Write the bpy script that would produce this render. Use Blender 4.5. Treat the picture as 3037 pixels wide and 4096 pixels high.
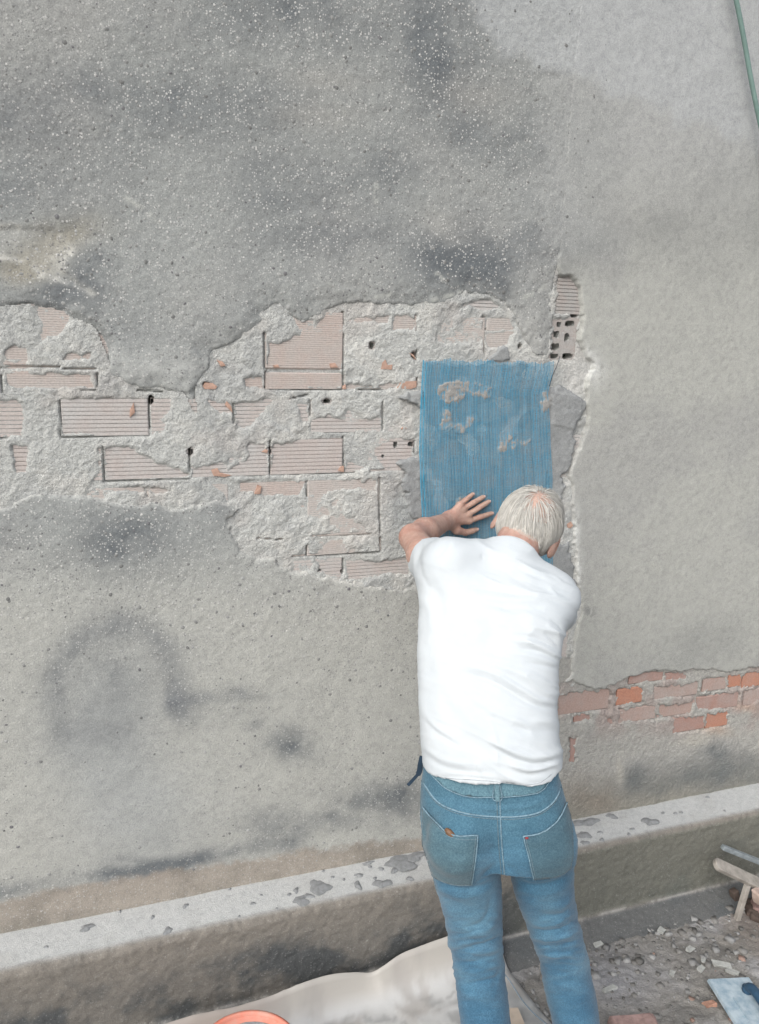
import bpy, math, random
import numpy as np
from mathutils import Vector, Matrix
from mathutils.bvhtree import BVHTree

for o in list(bpy.data.objects):
    bpy.data.objects.remove(o)
scene = bpy.context.scene
COL = scene.collection
R = math.radians
rng = np.random.default_rng(7)
random.seed(7)

# ------------------------------------------------------------------ camera
EYE = 2.25
FPX, YAW, PITCH, ROLL, DIST = 3114.277, 0.333843, 0.231648, 0.0298079, 2.493272
PW, PH = 3037.0, 4096.0
CAM = np.array([0.0, -DIST, EYE])
FW = np.array([math.sin(YAW) * math.cos(PITCH), math.cos(YAW) * math.cos(PITCH), -math.sin(PITCH)])
RT = np.array([math.cos(YAW), -math.sin(YAW), 0.0])
UP = np.cross(RT, FW)
RT, UP = math.cos(ROLL) * RT + math.sin(ROLL) * UP, -math.sin(ROLL) * RT + math.cos(ROLL) * UP
cd = bpy.data.cameras.new('camera')
cam = bpy.data.objects.new('camera', cd)
COL.objects.link(cam)
cam.matrix_world = Matrix(((RT[0], UP[0], -FW[0], CAM[0]), (RT[1], UP[1], -FW[1], CAM[1]),
                           (RT[2], UP[2], -FW[2], CAM[2]), (0, 0, 0, 1)))
cd.sensor_fit = 'VERTICAL'
cd.sensor_height = 36.0
cd.lens = 36.0 * FPX / PH
cd.clip_start = 0.05
cd.clip_end = 400
scene.camera = cam

# ------------------------------------------------------------------ light (overcast daylight)
SUN_EL, SUN_AZ = R(42), R(226)          # azimuth measured clockwise from +y
world = bpy.data.worlds.new('World')
scene.world = world
world.use_nodes = True
wt = world.node_tree
wt.nodes.clear()
wo = wt.nodes.new('ShaderNodeOutputWorld')
wb = wt.nodes.new('ShaderNodeBackground')
sky = wt.nodes.new('ShaderNodeTexSky')
sky.sky_type = 'NISHITA'
sky.sun_disc = False
sky.sun_elevation = SUN_EL
sky.sun_rotation = SUN_AZ
sky.dust_density = 4.0
hs = wt.nodes.new('ShaderNodeHueSaturation')
hs.inputs['Saturation'].default_value = 0.42
wt.links.new(sky.outputs[0], hs.inputs['Color'])
wt.links.new(hs.outputs[0], wb.inputs['Color'])
wb.inputs['Strength'].default_value = 0.15
wt.links.new(wb.outputs[0], wo.inputs['Surface'])
sl = bpy.data.lights.new('sun', 'SUN')
sl.energy = 1.2
sl.angle = R(60)
sl.color = (1.0, 0.99, 0.975)
sun = bpy.data.objects.new('sun', sl)
COL.objects.link(sun)
sd = Vector((math.sin(SUN_AZ) * math.cos(SUN_EL), math.cos(SUN_AZ) * math.cos(SUN_EL), math.sin(SUN_EL)))
sun.rotation_euler = sd.to_track_quat('Z', 'Y').to_euler()
scene.view_settings.view_transform = 'Standard'
scene.view_settings.look = 'None'
scene.view_settings.gamma = 1.0
scene.view_settings.exposure = 0.40


# ------------------------------------------------------------------ helpers
def ray(px, py):
    return FW + ((px - PW / 2) / FPX) * RT - ((py - PH / 2) / FPX) * UP


def pt(px, py, y):
    """world point seen at photo pixel (px,py) at world depth y (wall face is y=0)"""
    d = ray(px, py)
    return CAM + d * ((y - CAM[1]) / d[1])


def ptz(px, py, z):
    d = ray(px, py)
    return CAM + d * ((z - CAM[2]) / d[2])


def proj(P):
    v = P - CAM
    z = v @ FW
    return PW / 2 + FPX * (v @ RT) / z, PH / 2 - FPX * (v @ UP) / z


def zdist(p):
    return float((np.asarray(p) - CAM) @ FW)


def D(*pts):
    """display-scale picks -> photo pixels"""
    return np.array(pts, float) * (3037 / 1652)


def mesh_obj(name, V, F, mat=None, parent=None, smooth=True, attrs=None, tint=None):
    me = bpy.data.meshes.new(name)
    V = np.asarray(V, np.float32)
    if isinstance(F, np.ndarray):
        n, k = F.shape
        me.vertices.add(len(V))
        me.vertices.foreach_set('co', V.ravel())
        me.loops.add(n * k)
        me.loops.foreach_set('vertex_index', F.astype(np.int32).ravel())
        me.polygons.add(n)
        me.polygons.foreach_set('loop_start', np.arange(0, n * k, k, dtype=np.int32))
        me.polygons.foreach_set('loop_total', np.full(n, k, np.int32))
        me.update(calc_edges=True)
    else:
        me.from_pydata([tuple(map(float, v)) for v in V], [], F)
    if smooth:
        me.polygons.foreach_set('use_smooth', np.ones(len(me.polygons), bool))
    if tint is not None:
        a = me.color_attributes.new('tint', 'FLOAT_COLOR', 'POINT')
        t = np.ones((len(V), 4), np.float32)
        t[:, :tint.shape[1]] = tint
        a.data.foreach_set('color', t.ravel())
    me.validate()
    o = bpy.data.objects.new(name, me)
    COL.objects.link(o)
    if mat:
        me.materials.append(mat)
    if parent:
        o.parent = parent
        o.matrix_parent_inverse = parent.matrix_world.inverted()
    return o


def empty(name, loc, label=None, cat=None, group=None):
    o = bpy.data.objects.new(name, None)
    COL.objects.link(o)
    o.location = [float(v) for v in loc]
    o.empty_display_size = 0.1
    o.matrix_world = Matrix.Translation(o.location)
    tag(o, label, cat, group)
    return o


def tag(o, label=None, cat=None, group=None, kind=None):
    if label: o['label'] = label
    if cat: o['category'] = cat
    if group: o['group'] = group
    if kind: o['kind'] = kind
    return o


def sstep(a, b, x):
    t = np.clip((x - a) / (b - a), 0, 1)
    return t * t * (3 - 2 * t)


def vnoise(x, y, scale, seed):
    """smooth value noise in [-1,1]; scale = feature size"""
    g = np.random.default_rng(seed)
    T = g.uniform(-1, 1, (256, 256)).astype(np.float32)
    u = x / scale + 1000.3
    v = y / scale + 1000.7
    i = np.floor(u).astype(int)
    j = np.floor(v).astype(int)
    fu = u - i
    fv = v - j
    fu = fu * fu * (3 - 2 * fu)
    fv = fv * fv * (3 - 2 * fv)
    a = T[i & 255, j & 255]
    b = T[(i + 1) & 255, j & 255]
    c = T[i & 255, (j + 1) & 255]
    d = T[(i + 1) & 255, (j + 1) & 255]
    return (a * (1 - fu) + b * fu) * (1 - fv) + (c * (1 - fu) + d * fu) * fv


def fbm(x, y, scale, seed, oct=4, gain=0.5):
    r = 0
    amp = 1
    tot = 0
    for k in range(oct):
        r = r + amp * vnoise(x, y, scale / 2 ** k, seed + k)
        tot += amp
        amp *= gain
    return r / tot


def seg_dist(px, py, pts, closed=False):
    pts = np.asarray(pts, float)
    n = len(pts)
    best = np.full(px.shape, 1e9)
    for k in range(n if closed else n - 1):
        a = pts[k]
        b = pts[(k + 1) % n]
        e = b - a
        L = e @ e + 1e-9
        t = np.clip(((px - a[0]) * e[0] + (py - a[1]) * e[1]) / L, 0, 1)
        best = np.minimum(best, (px - a[0] - t * e[0]) ** 2 + (py - a[1] - t * e[1]) ** 2)
    return np.sqrt(best)


def inside(px, py, pts):
    pts = np.asarray(pts, float)
    c = np.zeros(px.shape, bool)
    n = len(pts)
    for k in range(n):
        x0, y0 = pts[k]
        x1, y1 = pts[(k + 1) % n]
        if y0 == y1:
            continue
        m = ((y0 > py) != (y1 > py)) & (px < (x1 - x0) * (py - y0) / (y1 - y0) + x0)
        c ^= m
    return c


def sdpoly(px, py, pts):
    """signed distance in px, positive inside"""
    d = seg_dist(px, py, pts, True)
    return np.where(inside(px, py, pts), d, -d)


# ------------------------------------------------------------------ materials
def new_mat(name):
    m = bpy.data.materials.new(name)
    m.use_nodes = True
    nt = m.node_tree
    nt.nodes.clear()
    out = nt.nodes.new('ShaderNodeOutputMaterial')
    b = nt.nodes.new('ShaderNodeBsdfPrincipled')
    nt.links.new(b.outputs[0], out.inputs['Surface'])
    return m, nt, b


def N(nt, typ, **kw):
    n = nt.nodes.new(typ)
    for k, v in kw.items():
        if k.startswith('i_'):
            n.inputs[k[2:].replace('_', ' ')].default_value = v
        else:
            setattr(n, k, v)
    return n


def ramp(nt, src, stops):
    r = nt.nodes.new('ShaderNodeValToRGB')
    els = r.color_ramp.elements
    while len(els) < len(stops):
        els.new(0.5)
    for e, (p, c) in zip(els, stops):
        e.position = p
        e.color = c if len(c) == 4 else (*c, 1)
    nt.links.new(src, r.inputs[0])
    return r.outputs[0]


def mix(nt, a, b, fac, mode='MIX'):
    m = nt.nodes.new('ShaderNodeMix')
    m.data_type = 'RGBA'
    m.blend_type = mode
    for sock, v in ((m.inputs[0], fac), (m.inputs[6], a), (m.inputs[7], b)):
        if hasattr(v, 'links'):
            nt.links.new(v, sock)
        elif isinstance(v, (int, float)):
            sock.default_value = v
        else:
            sock.default_value = (*v, 1) if len(v) == 3 else v
    return m.outputs[2]


def math_n(nt, op, a, b=None):
    m = nt.nodes.new('ShaderNodeMath')
    m.operation = op
    for k, v in enumerate((a, b)):
        if v is None: continue
        if hasattr(v, 'links'):
            nt.links.new(v, m.inputs[k])
        else:
            m.inputs[k].default_value = v
    return m.outputs[0]


def obj_coord(nt):
    return nt.nodes.new('ShaderNodeTexCoord').outputs['Object']


def noise(nt, co, scale, detail=6, rough=0.6):
    n = N(nt, 'ShaderNodeTexNoise')
    n.inputs['Scale'].default_value = scale
    n.inputs['Detail'].default_value = detail
    n.inputs['Roughness'].default_value = rough
    nt.links.new(co, n.inputs['Vector'])
    return n.outputs['Fac']


def bump(nt, bsdf, h, strength, dist, prev=None):
    b = nt.nodes.new('ShaderNodeBump')
    b.inputs['Strength'].default_value = strength
    b.inputs['Distance'].default_value = dist
    nt.links.new(h, b.inputs['Height'])
    if prev: nt.links.new(prev, b.inputs['Normal'])
    nt.links.new(b.outputs[0], bsdf.inputs['Normal'])
    return b.outputs[0]


def simple_mat(name, col, rough=0.8, var=0.15, scale=30, bstr=0.3, bdist=0.002, spec=0.3, col2=None, metallic=0.0):
    m, nt, b = new_mat(name)
    co = obj_coord(nt)
    f = noise(nt, co, scale)
    c2 = col2 or tuple(c * (1 - var * 2) for c in col)
    c = ramp(nt, f, [(0.35, c2), (0.62, col)])
    nt.links.new(c, b.inputs['Base Color'])
    b.inputs['Roughness'].default_value = rough
    b.inputs['Specular IOR Level'].default_value = spec
    b.inputs['Metallic'].default_value = metallic
    f2 = noise(nt, co, scale * 6, 4)
    bump(nt, b, f2, bstr, bdist)
    return m


def plaster_mat(name, pebble=1.0, bumpd=0.003, grain=260, crunch=0.0):
    """base colour from the 'tint' vertex colours (own stains of the wall), alpha = pebble amount"""
    m, nt, b = new_mat(name)
    co = obj_coord(nt)
    at = N(nt, 'ShaderNodeAttribute', attribute_name='tint')
    base = at.outputs['Color']
    f = noise(nt, co, 45, 8, 0.7)
    g = ramp(nt, f, [(0.28, (0.82, 0.82, 0.83)), (0.5, (1, 1, 1)), (0.75, (1.10, 1.10, 1.09))])
    c = mix(nt, base, g, 1.0, 'MULTIPLY')
    f3 = noise(nt, co, grain, 3, 0.6)
    g3 = ramp(nt, f3, [(0.3, (0.80, 0.80, 0.81)), (0.5, (1, 1, 1)), (0.72, (1.18, 1.18, 1.17))])
    c = mix(nt, c, g3, 0.9, 'MULTIPLY')
    last = None
    hs_ = []
    for sc, lo, hi, thr in ((95, 0.80, 0.86, 0.34), (170, 0.70, 0.78, 0.38)):
        v = N(nt, 'ShaderNodeTexVoronoi')
        v.inputs['Scale'].default_value = sc
        nt.links.new(co, v.inputs['Vector'])
        sep = N(nt, 'ShaderNodeSeparateColor')
        nt.links.new(v.outputs['Color'], sep.inputs[0])
        sel = ramp(nt, sep.outputs[0], [(lo, (0, 0, 0)), (hi, (1, 1, 1))])
        disc = ramp(nt, v.outputs['Distance'], [(thr - 0.1, (1, 1, 1)), (thr + 0.06, (0, 0, 0))])
        k = math_n(nt, 'MULTIPLY', sel, disc)
        k = math_n(nt, 'MULTIPLY', k, at.outputs['Alpha'])
        k = math_n(nt, 'MULTIPLY', k, pebble)
        tone = ramp(nt, sep.outputs[1], [(0.0, (0.17, 0.17, 0.175)), (0.3, (0.19, 0.19, 0.19)), (0.36, (0.36, 0.36, 0.35)), (1.0, (0.56, 0.56, 0.54))])
        c = mix(nt, c, tone, k)
        hs_.append(k)
    nt.links.new(c, b.inputs['Base Color'])
    b.inputs['Roughness'].default_value = 0.95
    b.inputs['Specular IOR Level'].default_value = 0.15
    h = math_n(nt, 'ADD', f3, math_n(nt, 'MULTIPLY', hs_[0], 0.8))
    h = math_n(nt, 'ADD', h, math_n(nt, 'MULTIPLY', f, 0.7))
    nb1 = bump(nt, b, h, 0.8, bumpd)
    if crunch:
        cn = noise(nt, co, 75, 10, 0.78)
        cn2 = N(nt, 'ShaderNodeTexVoronoi')
        cn2.inputs['Scale'].default_value = 120
        nt.links.new(co, cn2.inputs['Vector'])
        hh2 = math_n(nt, 'ADD', cn, math_n(nt, 'MULTIPLY', cn2.outputs['Distance'], 0.35))
        bump(nt, b, hh2, 0.9, crunch, nb1)
    return m


def hollow_brick_mat(name, dust=0.5, pink=(0.465, 0.42, 0.395), grey=(0.47, 0.46, 0.445)):
    m, nt, b = new_mat(name)
    co = obj_coord(nt)
    oi = N(nt, 'ShaderNodeObjectInfo')
    mp = N(nt, 'ShaderNodeVectorMath', operation='ADD')
    nt.links.new(co, mp.inputs[0])
    rnd = math_n(nt, 'MULTIPLY', oi.outputs['Random'], 40.0)
    cx = N(nt, 'ShaderNodeCombineXYZ')
    nt.links.new(rnd, cx.inputs[0])
    nt.links.new(rnd, cx.inputs[2])
    nt.links.new(cx.outputs[0], mp.inputs[1])
    co2 = mp.outputs[0]
    f = noise(nt, co2, 14, 6, 0.65)
    f = math_n(nt, 'ADD', f, math_n(nt, 'MULTIPLY', math_n(nt, 'SUBTRACT', oi.outputs['Random'], 0.5), 0.25))
    c = ramp(nt, f, [(0.36, pink), (0.40 + 0.18 * dust, tuple(0.6 * p + 0.4 * g for p, g in zip(pink, grey))), (0.72, grey)])
    f2 = noise(nt, co2, 160, 4)
    c = mix(nt, c, ramp(nt, f2, [(0.3, (0.78, 0.78, 0.78)), (0.7, (1.12, 1.12, 1.12))]), 0.8, 'MULTIPLY')
    nt.links.new(c, b.inputs['Base Color'])
    b.inputs['Roughness'].default_value = 0.95
    b.inputs['Specular IOR Level'].default_value = 0.15
    bump(nt, b, f2, 0.5, 0.0012)
    return m


M_COARSE = plaster_mat('coarse_plaster', 1.0, 0.0019, 230)
M_FINE = plaster_mat('fine_plaster', 0.5, 0.0014, 300)
M_RES = plaster_mat('mortar_residue', 0.25, 0.003, 260, 0.008)
M_FRESH = plaster_mat('fresh_mortar', 0.15, 0.002, 330, 0.003)
M_BASE = plaster_mat('base_skim', 0.25, 0.003, 260, 0.006)
M_PLINTH = plaster_mat('plinth_cement', 0.5, 0.003, 240)
M_GROUND = plaster_mat('rubble_earth', 1.0, 0.006, 150)
M_HOLLOW = hollow_brick_mat('hollow_brick_clay', 0.6)
M_HOLLOW2 = hollow_brick_mat('tall_brick_clay', 0.3, (0.47, 0.405, 0.37), (0.465, 0.44, 0.415))
M_RED = hollow_brick_mat('old_red_brick', 0.5, (0.36, 0.225, 0.19), (0.36, 0.29, 0.265))
M_ORANGE = hollow_brick_mat('clean_red_brick', 0.9, (0.43, 0.215, 0.15), (0.41, 0.26, 0.21))
M_DUSTY = hollow_brick_mat('dusty_red_brick', 0.6, (0.39, 0.29, 0.255), (0.37, 0.32, 0.295))
M_CHIP = simple_mat('fresh_broken_clay', (0.49, 0.325, 0.255), 0.95, 0.12, 90, 0.6, 0.002, 0.1)
M_DARK = simple_mat('joint_backing', (0.15, 0.15, 0.145), 1.0, 0.2, 30)
M_PEB = None

# ================================================================== THE WALL
wall = empty('house_wall', (1.0, 0.0, 0.3), 'weathered grey plastered house wall with patches stripped to the bricks', 'wall')

STEP = 0.0045
xs = np.concatenate([np.arange(-3.0, -0.64, 0.09), np.arange(-0.64, 3.12, STEP), np.arange(3.12, 9.2, 0.12)])
zs = np.concatenate([np.arange(0.232, 3.47, STEP), np.arange(3.47, 4.6, 0.09)])
GX, GZ = np.meshgrid(xs, zs, indexing='ij')
GU, GV = proj(np.stack([GX, np.zeros_like(GX), GZ], -1))


def half(fn):
    """evaluate an expensive function of (u,v) on every 2nd grid line and interpolate"""
    ix = np.unique(np.r_[np.arange(0, len(xs), 2), len(xs) - 1])
    iz = np.unique(np.r_[np.arange(0, len(zs), 2), len(zs) - 1])
    f = fn(GU[np.ix_(ix, iz)], GV[np.ix_(ix, iz)])
    a = np.empty((len(xs), len(iz)))
    wx = np.interp(np.arange(len(xs)), ix, np.arange(len(ix)))
    i0 = np.clip(np.floor(wx).astype(int), 0, len(ix) - 2)
    t = (wx - i0)[:, None]
    a = f[i0] * (1 - t) + f[i0 + 1] * t
    wz = np.interp(np.arange(len(zs)), iz, np.arange(len(iz)))
    j0 = np.clip(np.floor(wz).astype(int), 0, len(iz) - 2)
    t = (wz - j0)[None]
    return a[:, j0] * (1 - t) + a[:, j0 + 1] * t


U_EDGE = D((-150, 930), (-140, 800), (-100, 720), (-20, 690), (60, 684), (120, 700), (190, 726), (212, 780), (222, 815), (258, 838), (310, 856), (350, 850),
           (385, 872), (400, 905), (430, 932), (454, 905), (446, 850), (465, 800), (470, 768), (500, 760), (540, 735),
           (570, 715), (580, 695), (597, 668), (622, 692), (660, 712), (695, 694), (720, 680), (745, 668), (790, 662),
           (850, 672), (900, 668), (960, 668), (988, 660), (1012, 648), (1058, 650), (1090, 662), (1110, 690),
           (1128, 720), (1140, 760), (1165, 778), (1195, 780), (1204, 760), (1206, 690), (1208, 630), (1212, 602))
R_EDGE = D((1214, 600), (1240, 602), (1256, 630), (1264, 690), (1255, 740), (1270, 770), (1284, 790), (1266, 840),
           (1270, 870), (1276, 900), (1262, 950), (1246, 990), (1236, 1030), (1240, 1070), (1240, 1100), (1246, 1180),
           (1255, 1280), (1262, 1330), (1245, 1400), (1233, 1470), (1216, 1488))
L_EDGE = D((1208, 1480), (1180, 1360), (1100, 1300), (1000, 1285), (905, 1262), (870, 1272), (830, 1270), (760, 1262),
           (700, 1250), (612, 1226), (600, 1207), (560, 1205), (530, 1190), (510, 1150), (500, 1130), (524, 1105),
           (500, 1090), (470, 1080), (430, 1092), (370, 1100), (340, 1086), (300, 1090), (260, 1085), (200, 1075),
           (120, 1066), (60, 1070), (20, 1090), (-20, 1112), (-90, 1080))
HOLE = np.concatenate([U_EDGE, R_EDGE, L_EDGE])
CRACK = np.array([(2420, -900), (2330, -100), (2313, 0), (2290, 200), (2262, 500), (2240, 800), (2226, 1040), (2224, 1105)], float)
LEFT = np.concatenate([[(-9e3, -9e3), (2640, -9e3)], CRACK[:-1] + (0, 0), CRACK[-1:] + (8, 0), [(2224, 2735), (2212, 3300), (2200, 5000), (-9e3, 5000)]])
B_EDGE = D((1216, 1488), (1245, 1485), (1292, 1502), (1340, 1490), (1366, 1472), (1420, 1458), (1480, 1462), (1530, 1458),
           (1580, 1465), (1620, 1454), (1660, 1450), (1760, 1436), (5000, 1000))
RIGHT = np.concatenate([[(2600, -9e3)], CRACK, R_EDGE, B_EDGE, [(9e3, 1500), (9e3, -9e3)]])
SKIM = np.concatenate([D((1190, 1420), (1250, 1430), (1400, 1420), (1700, 1400), (5000, 900)), [(9e3, 9e3), (2180, 9e3)]])

n06 = fbm(GX, GZ, 0.07, 11, 4)
n015 = fbm(GX, GZ, 0.018, 21, 3)
n5 = fbm(GX, GZ, 0.5, 31, 4)
n008 = vnoise(GX, GZ, 0.0085, 41)

holeSD = half(lambda u, v: sdpoly(u, v, HOLE))
sdL = np.minimum(-holeSD, half(lambda u, v: sdpoly(u, v, LEFT)))
sdR = half(lambda u, v: sdpoly(u, v, RIGHT))
edgeN = 14 * n06 + 9 * n015 + 1.5 * n008


WU = GU + 95 * fbm(GX, GZ, 0.28, 901, 4, .6)
WV = GV + 95 * fbm(GX, GZ, 0.28, 911, 4, .6)


def gauss(cx, cy, rx, ry, ang=0.0):
    c, s = math.cos(ang), math.sin(ang)
    kk = min(1.0, min(rx, ry) / 70.0)
    du, dv = GU + (WU - GU) * kk - cx, GV + (WV - GV) * kk - cy
    a = (du * c + dv * s) / rx
    b = (-du * s + dv * c) / ry
    return np.exp(-(a * a + b * b))


def stroke(pts, w):
    d = half(lambda u, v: seg_dist(u, v, pts))
    return np.exp(-(d / w) ** 2)


def lerp(a, b, t):
    return a + (np.asarray(b) - a) * t[..., None]


def build_layer(name, keep, h, tint, mat, alpha=None):
    k = keep[:-1, :-1] & keep[1:, :-1] & keep[1:, 1:] & keep[:-1, 1:]
    idx = np.arange(GX.size).reshape(GX.shape)
    F = np.stack([idx[:-1, :-1][k], idx[1:, :-1][k], idx[1:, 1:][k], idx[:-1, 1:][k]], 1)
    used = np.zeros(GX.size, bool)
    used[F.ravel()] = True
    remap = np.cumsum(used) - 1
    F = remap[F]
    V = np.stack([GX, -h, GZ], -1).reshape(-1, 3)[used]
    t = tint.reshape(-1, 3)[used]
    a = (alpha if alpha is not None else np.ones_like(GX)).reshape(-1)[used]
    return mesh_obj(name, V, F, mat, wall, True, tint=np.concatenate([t, a[:, None]], 1))


# ---------------- left coarse plaster
T_L = 0.0135 + 0.003 * n5
coarse = np.clip(1.0 - 0.75 * sstep(2300, 3000, GV) + 0.25 * n5, 0.4, 1.1)
smoothA = np.clip(gauss(430, 2880, 210, 300) + gauss(560, 3250, 300, 230), 0, 1)
rough = coarse * (1 - 0.7 * smoothA)
e = sdL + edgeN
up_ = sstep(1085, 960, GV)
e = e * (1 - up_) + up_ * (-holeSD + edgeN)
wedge = 18 + 8 * sstep(1800, 1900, GV) * (0.5 + n5) + 70 * np.clip(gauss(150, 1290, 330, 110) + gauss(420, 1420, 90, 80) + gauss(770, 1620, 150, 110), 0, 1)
T_L = T_L * (1 - 0.55 * np.clip(gauss(770, 1640, 150, 110) + 0.7 * gauss(200, 1350, 320, 120), 0, 1))
T_L = T_L * (0.5 + 0.5 * sstep(0, 110, e + 20 * n06) + 0.5 * sstep(1820, 1900, GV) * (1 - sstep(0, 110, e + 20 * n06)))
hL0 = T_L + rough * (0.0011 * n015 + 0.0007 * n008) + 0.002 * n06
hL = -0.014 + (hL0 + 0.014) * np.clip((e + 7) / (wedge + 7), 0, 1) ** 0.8 - (0.002 + 0.006 * np.clip(fbm(GX, GZ, .04, 961, 3) + .15, 0, 1)) * np.exp(-np.clip(e, 0, None) / 28)
pit = gauss(200, 985, 170, 60, -0.3) + gauss(120, 1080, 100, 50)
hL -= 0.012 * np.clip(pit, 0, 1) * (0.6 + 0.8 * n06)
scar = sdpoly(GU, GV, D((-60, 500), (40, 490), (110, 500), (160, 545), (130, 580), (180, 620), (205, 640), (150, 620), (90, 600), (60, 570), (0, 560), (-60, 570))) + 14 * n06
hL -= 0.006 * sstep(-10, 16, scar)
tL = np.empty(GX.shape + (3,))
tL[:] = (0.300, 0.312, 0.303)
low = sstep(2050, 2500, GV)
tL = lerp(tL, (0.385, 0.388, 0.362), low)
tL = lerp(tL, (0.35, 0.35, 0.335), 0.6 * sstep(0.05, 0.6, fbm(GX, GZ, 0.55, 91, 3)) * (1 - low))
dk = np.zeros_like(GX)
for (cx, cy, rx, ry, s) in [(1150, 40, 420, 130, .62), (1790, 230, 190, 260, .8), (1650, 60, 240, 150, .5), (650, 400, 520, 130, .45), (120, 520, 330, 160, .42),
                            (100, 750, 220, 150, .4), (1350, 700, 420, 110, .4), (1960, 560, 260, 120, .5), (2070, 640, 150, 90, .55),
                            (1900, 1030, 330, 150, .75), (2080, 980, 180, 150, .6), (1300, 960, 300, 120, .45), (1200, 830, 260, 80, .4), (2110, 760, 110, 150, .4),
                            (270, 1190, 150, 110, .85), (330, 1070, 120, 60, .4), (420, 1330, 90, 70, .45), (2000, 1180, 250, 80, .5),
                            (450, 2150, 190, 130, .95), (430, 2060, 250, 60, .5), (880, 2010, 110, 60, .45), (60, 2080, 140, 70, .35),
                            (1150, 2980, 130, 70, .75), (1000, 2890, 60, 40, .4), (1560, 3200, 240, 100, .65), (1250, 3290, 330, 60, .5),
                            (940, 2780, 160, 30, .4), (700, 3330, 180, 70, .3), (650, 3430, 260, 40, .55)]:
    dk = np.maximum(dk, s * gauss(cx, cy, rx, ry))
arch = stroke([(250, 2930), (225, 2820), (225, 2700), (270, 2600), (360, 2520), (470, 2490), (600, 2530), (670, 2620), (700, 2740), (715, 2830)], 62)
dk = np.maximum(dk, 0.55 * arch)
dk = np.maximum(dk, 0.42 * gauss(460, 2780, 230, 280))
dk = np.maximum(dk, 0.62 * stroke([(690, 2800), (800, 2792), (960, 2765)], 36))
dk = np.maximum(dk, 0.3 * gauss(860, 2850, 160, 60))
dk = np.maximum(dk, 0.75 * stroke([(-80, 3575), (150, 3540), (400, 3500), (700, 3450), (880, 3405), (1150, 3360)], 46))
dk = np.maximum(dk, 0.45 * stroke([(2130, 560), (2200, 760), (2235, 1000)], 40))
mott = 0.5 + 0.9 * fbm(GX, GZ, 0.16, 51, 5, 0.6)
hfm = fbm(GX, GZ, 0.11, 951, 5, .72)
dkm = np.clip(dk * (0.45 + mott) * 0.9 * (0.72 + 0.55 * sstep(-0.35, 0.35, hfm + 0.6 * (dk - .4))) + 0.42 * np.clip(fbm(GX, GZ, 0.3, 71, 5, .6), 0, 1) * (1 - low), 0, 0.95)
tL = tL * (1 - 0.09 * sstep(1000, 500, GV))[..., None]
tL = lerp(tL, (0.125, 0.138, 0.147), dkm)
tL = lerp(tL, (0.335, 0.355, 0.36), 0.5 * np.clip(smoothA, 0, 1) * (1 - dkm))
tL = lerp(tL, (0.36, 0.345, 0.315), 0.3 * np.clip(gauss(1880, 390, 140, 70) + gauss(1270, 440, 160, 60) + gauss(1750, 900, 120, 60) + gauss(1300, 300, 160, 50), 0, 1))
tL = lerp(tL, (0.28, 0.26, 0.21), 0.75 * np.clip(pit, 0, 1))
tL = lerp(tL, (0.46, 0.455, 0.42), 0.75 * np.exp(-((scar - 2) / 16) ** 2) * np.clip(.6 + n015, 0, 1) + 0.3 * sstep(0, 30, scar))
tL = lerp(tL, (0.17, 0.18, 0.19), np.clip(0.36 * arch + 0.26 * gauss(460, 2860, 220, 330) + 0.34 * stroke([(690, 2800), (800, 2792), (960, 2768)], 34), 0, 1) * (0.75 + 0.5 * hfm))
# brown damp band above the ledge: upper limit follows the ledge with a ragged edge
ledge_v = 3733 - 0.2105 * GU + 4.1e-6 * GU ** 2
bw = np.interp(GU, [-500, 0, 250, 500, 640, 860, 1300, 1700, 2300], [130, 133, 145, 124, 132, 108, 84, 60, 50])
bb = sstep(-14, 20, GV - (ledge_v - bw) + 26 * n06 + 14 * n015)
tL = lerp(tL, np.array((0.30, 0.262, 0.222)), 0.8 * bb)
tL = lerp(tL, (0.16, 0.15, 0.13), 0.55 * bb * np.clip(fbm(GX, GZ, 0.1, 61) + 0.15, 0, 1) * 1.4)
# freshly broken edge is pale
pz0 = np.clip(0.75 * gauss(150, 1310, 330, 130) + 0.65 * gauss(770, 1600, 130, 130) + .5 * gauss(560, 1500, 200, 70) + .5 * gauss(900, 1400, 140, 90) + .6 * gauss(640, 1480, 240, 110), 0, 1)
tL = lerp(tL, (0.40, 0.41, 0.395), pz0 * (0.55 + 0.6 * n06))
tL = lerp(tL, (0.45, 0.45, 0.425), 0.75 * np.clip(0.45 + 1.5 * fbm(GX, GZ, .12, 97, 3), 0, 1) * np.exp(-np.clip(e, 0, None) / 16) * (0.35 + 0.65 * sstep(1650, 1900, GV)))
for seg in ([(500, 790), (640, 890)], [(1740, 1095), (1772, 1125)], [(1730, 1200), (1860, 1165)], [(1500, 740), (1500, 810)], [(2090, 1190), (2170, 1150)], [(1500, 1190), (1560, 1180)]):
    tL = lerp(tL, (0.44, 0.45, 0.42), 0.75 * stroke(seg, 9) * (n015 > -0.3))
tL = lerp(tL, (0.50, 0.495, 0.46), 0.85 * np.exp(-((e - 4) / 13) ** 2) * sstep(1850, 1930, GV) * np.clip(0.65 + 0.9 * n06 + .5 * n015, 0, 1))
lightp = sstep(-40, 40, sdpoly(GU, GV, [(1880, -300), (1890, 100), (2010, 220), (2150, 260), (2300, 280), (2480, 380), (2620, 420), (2700, 480), (2800, 500), (2900, 560), (3200, 620), (3600, -300)]) + 60 * n06)
crk = half(lambda u, v: seg_dist(u, v, CRACK))
soft = sstep(1060, 930, GV) * sstep(230, 10, crk + 150 * n5 + 90 * n06)
tL = lerp(tL, (0.335, 0.343, 0.335), 0.75 * soft)
tL = lerp(tL, (0.375, 0.39, 0.393), 0.75 * lightp)
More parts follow.
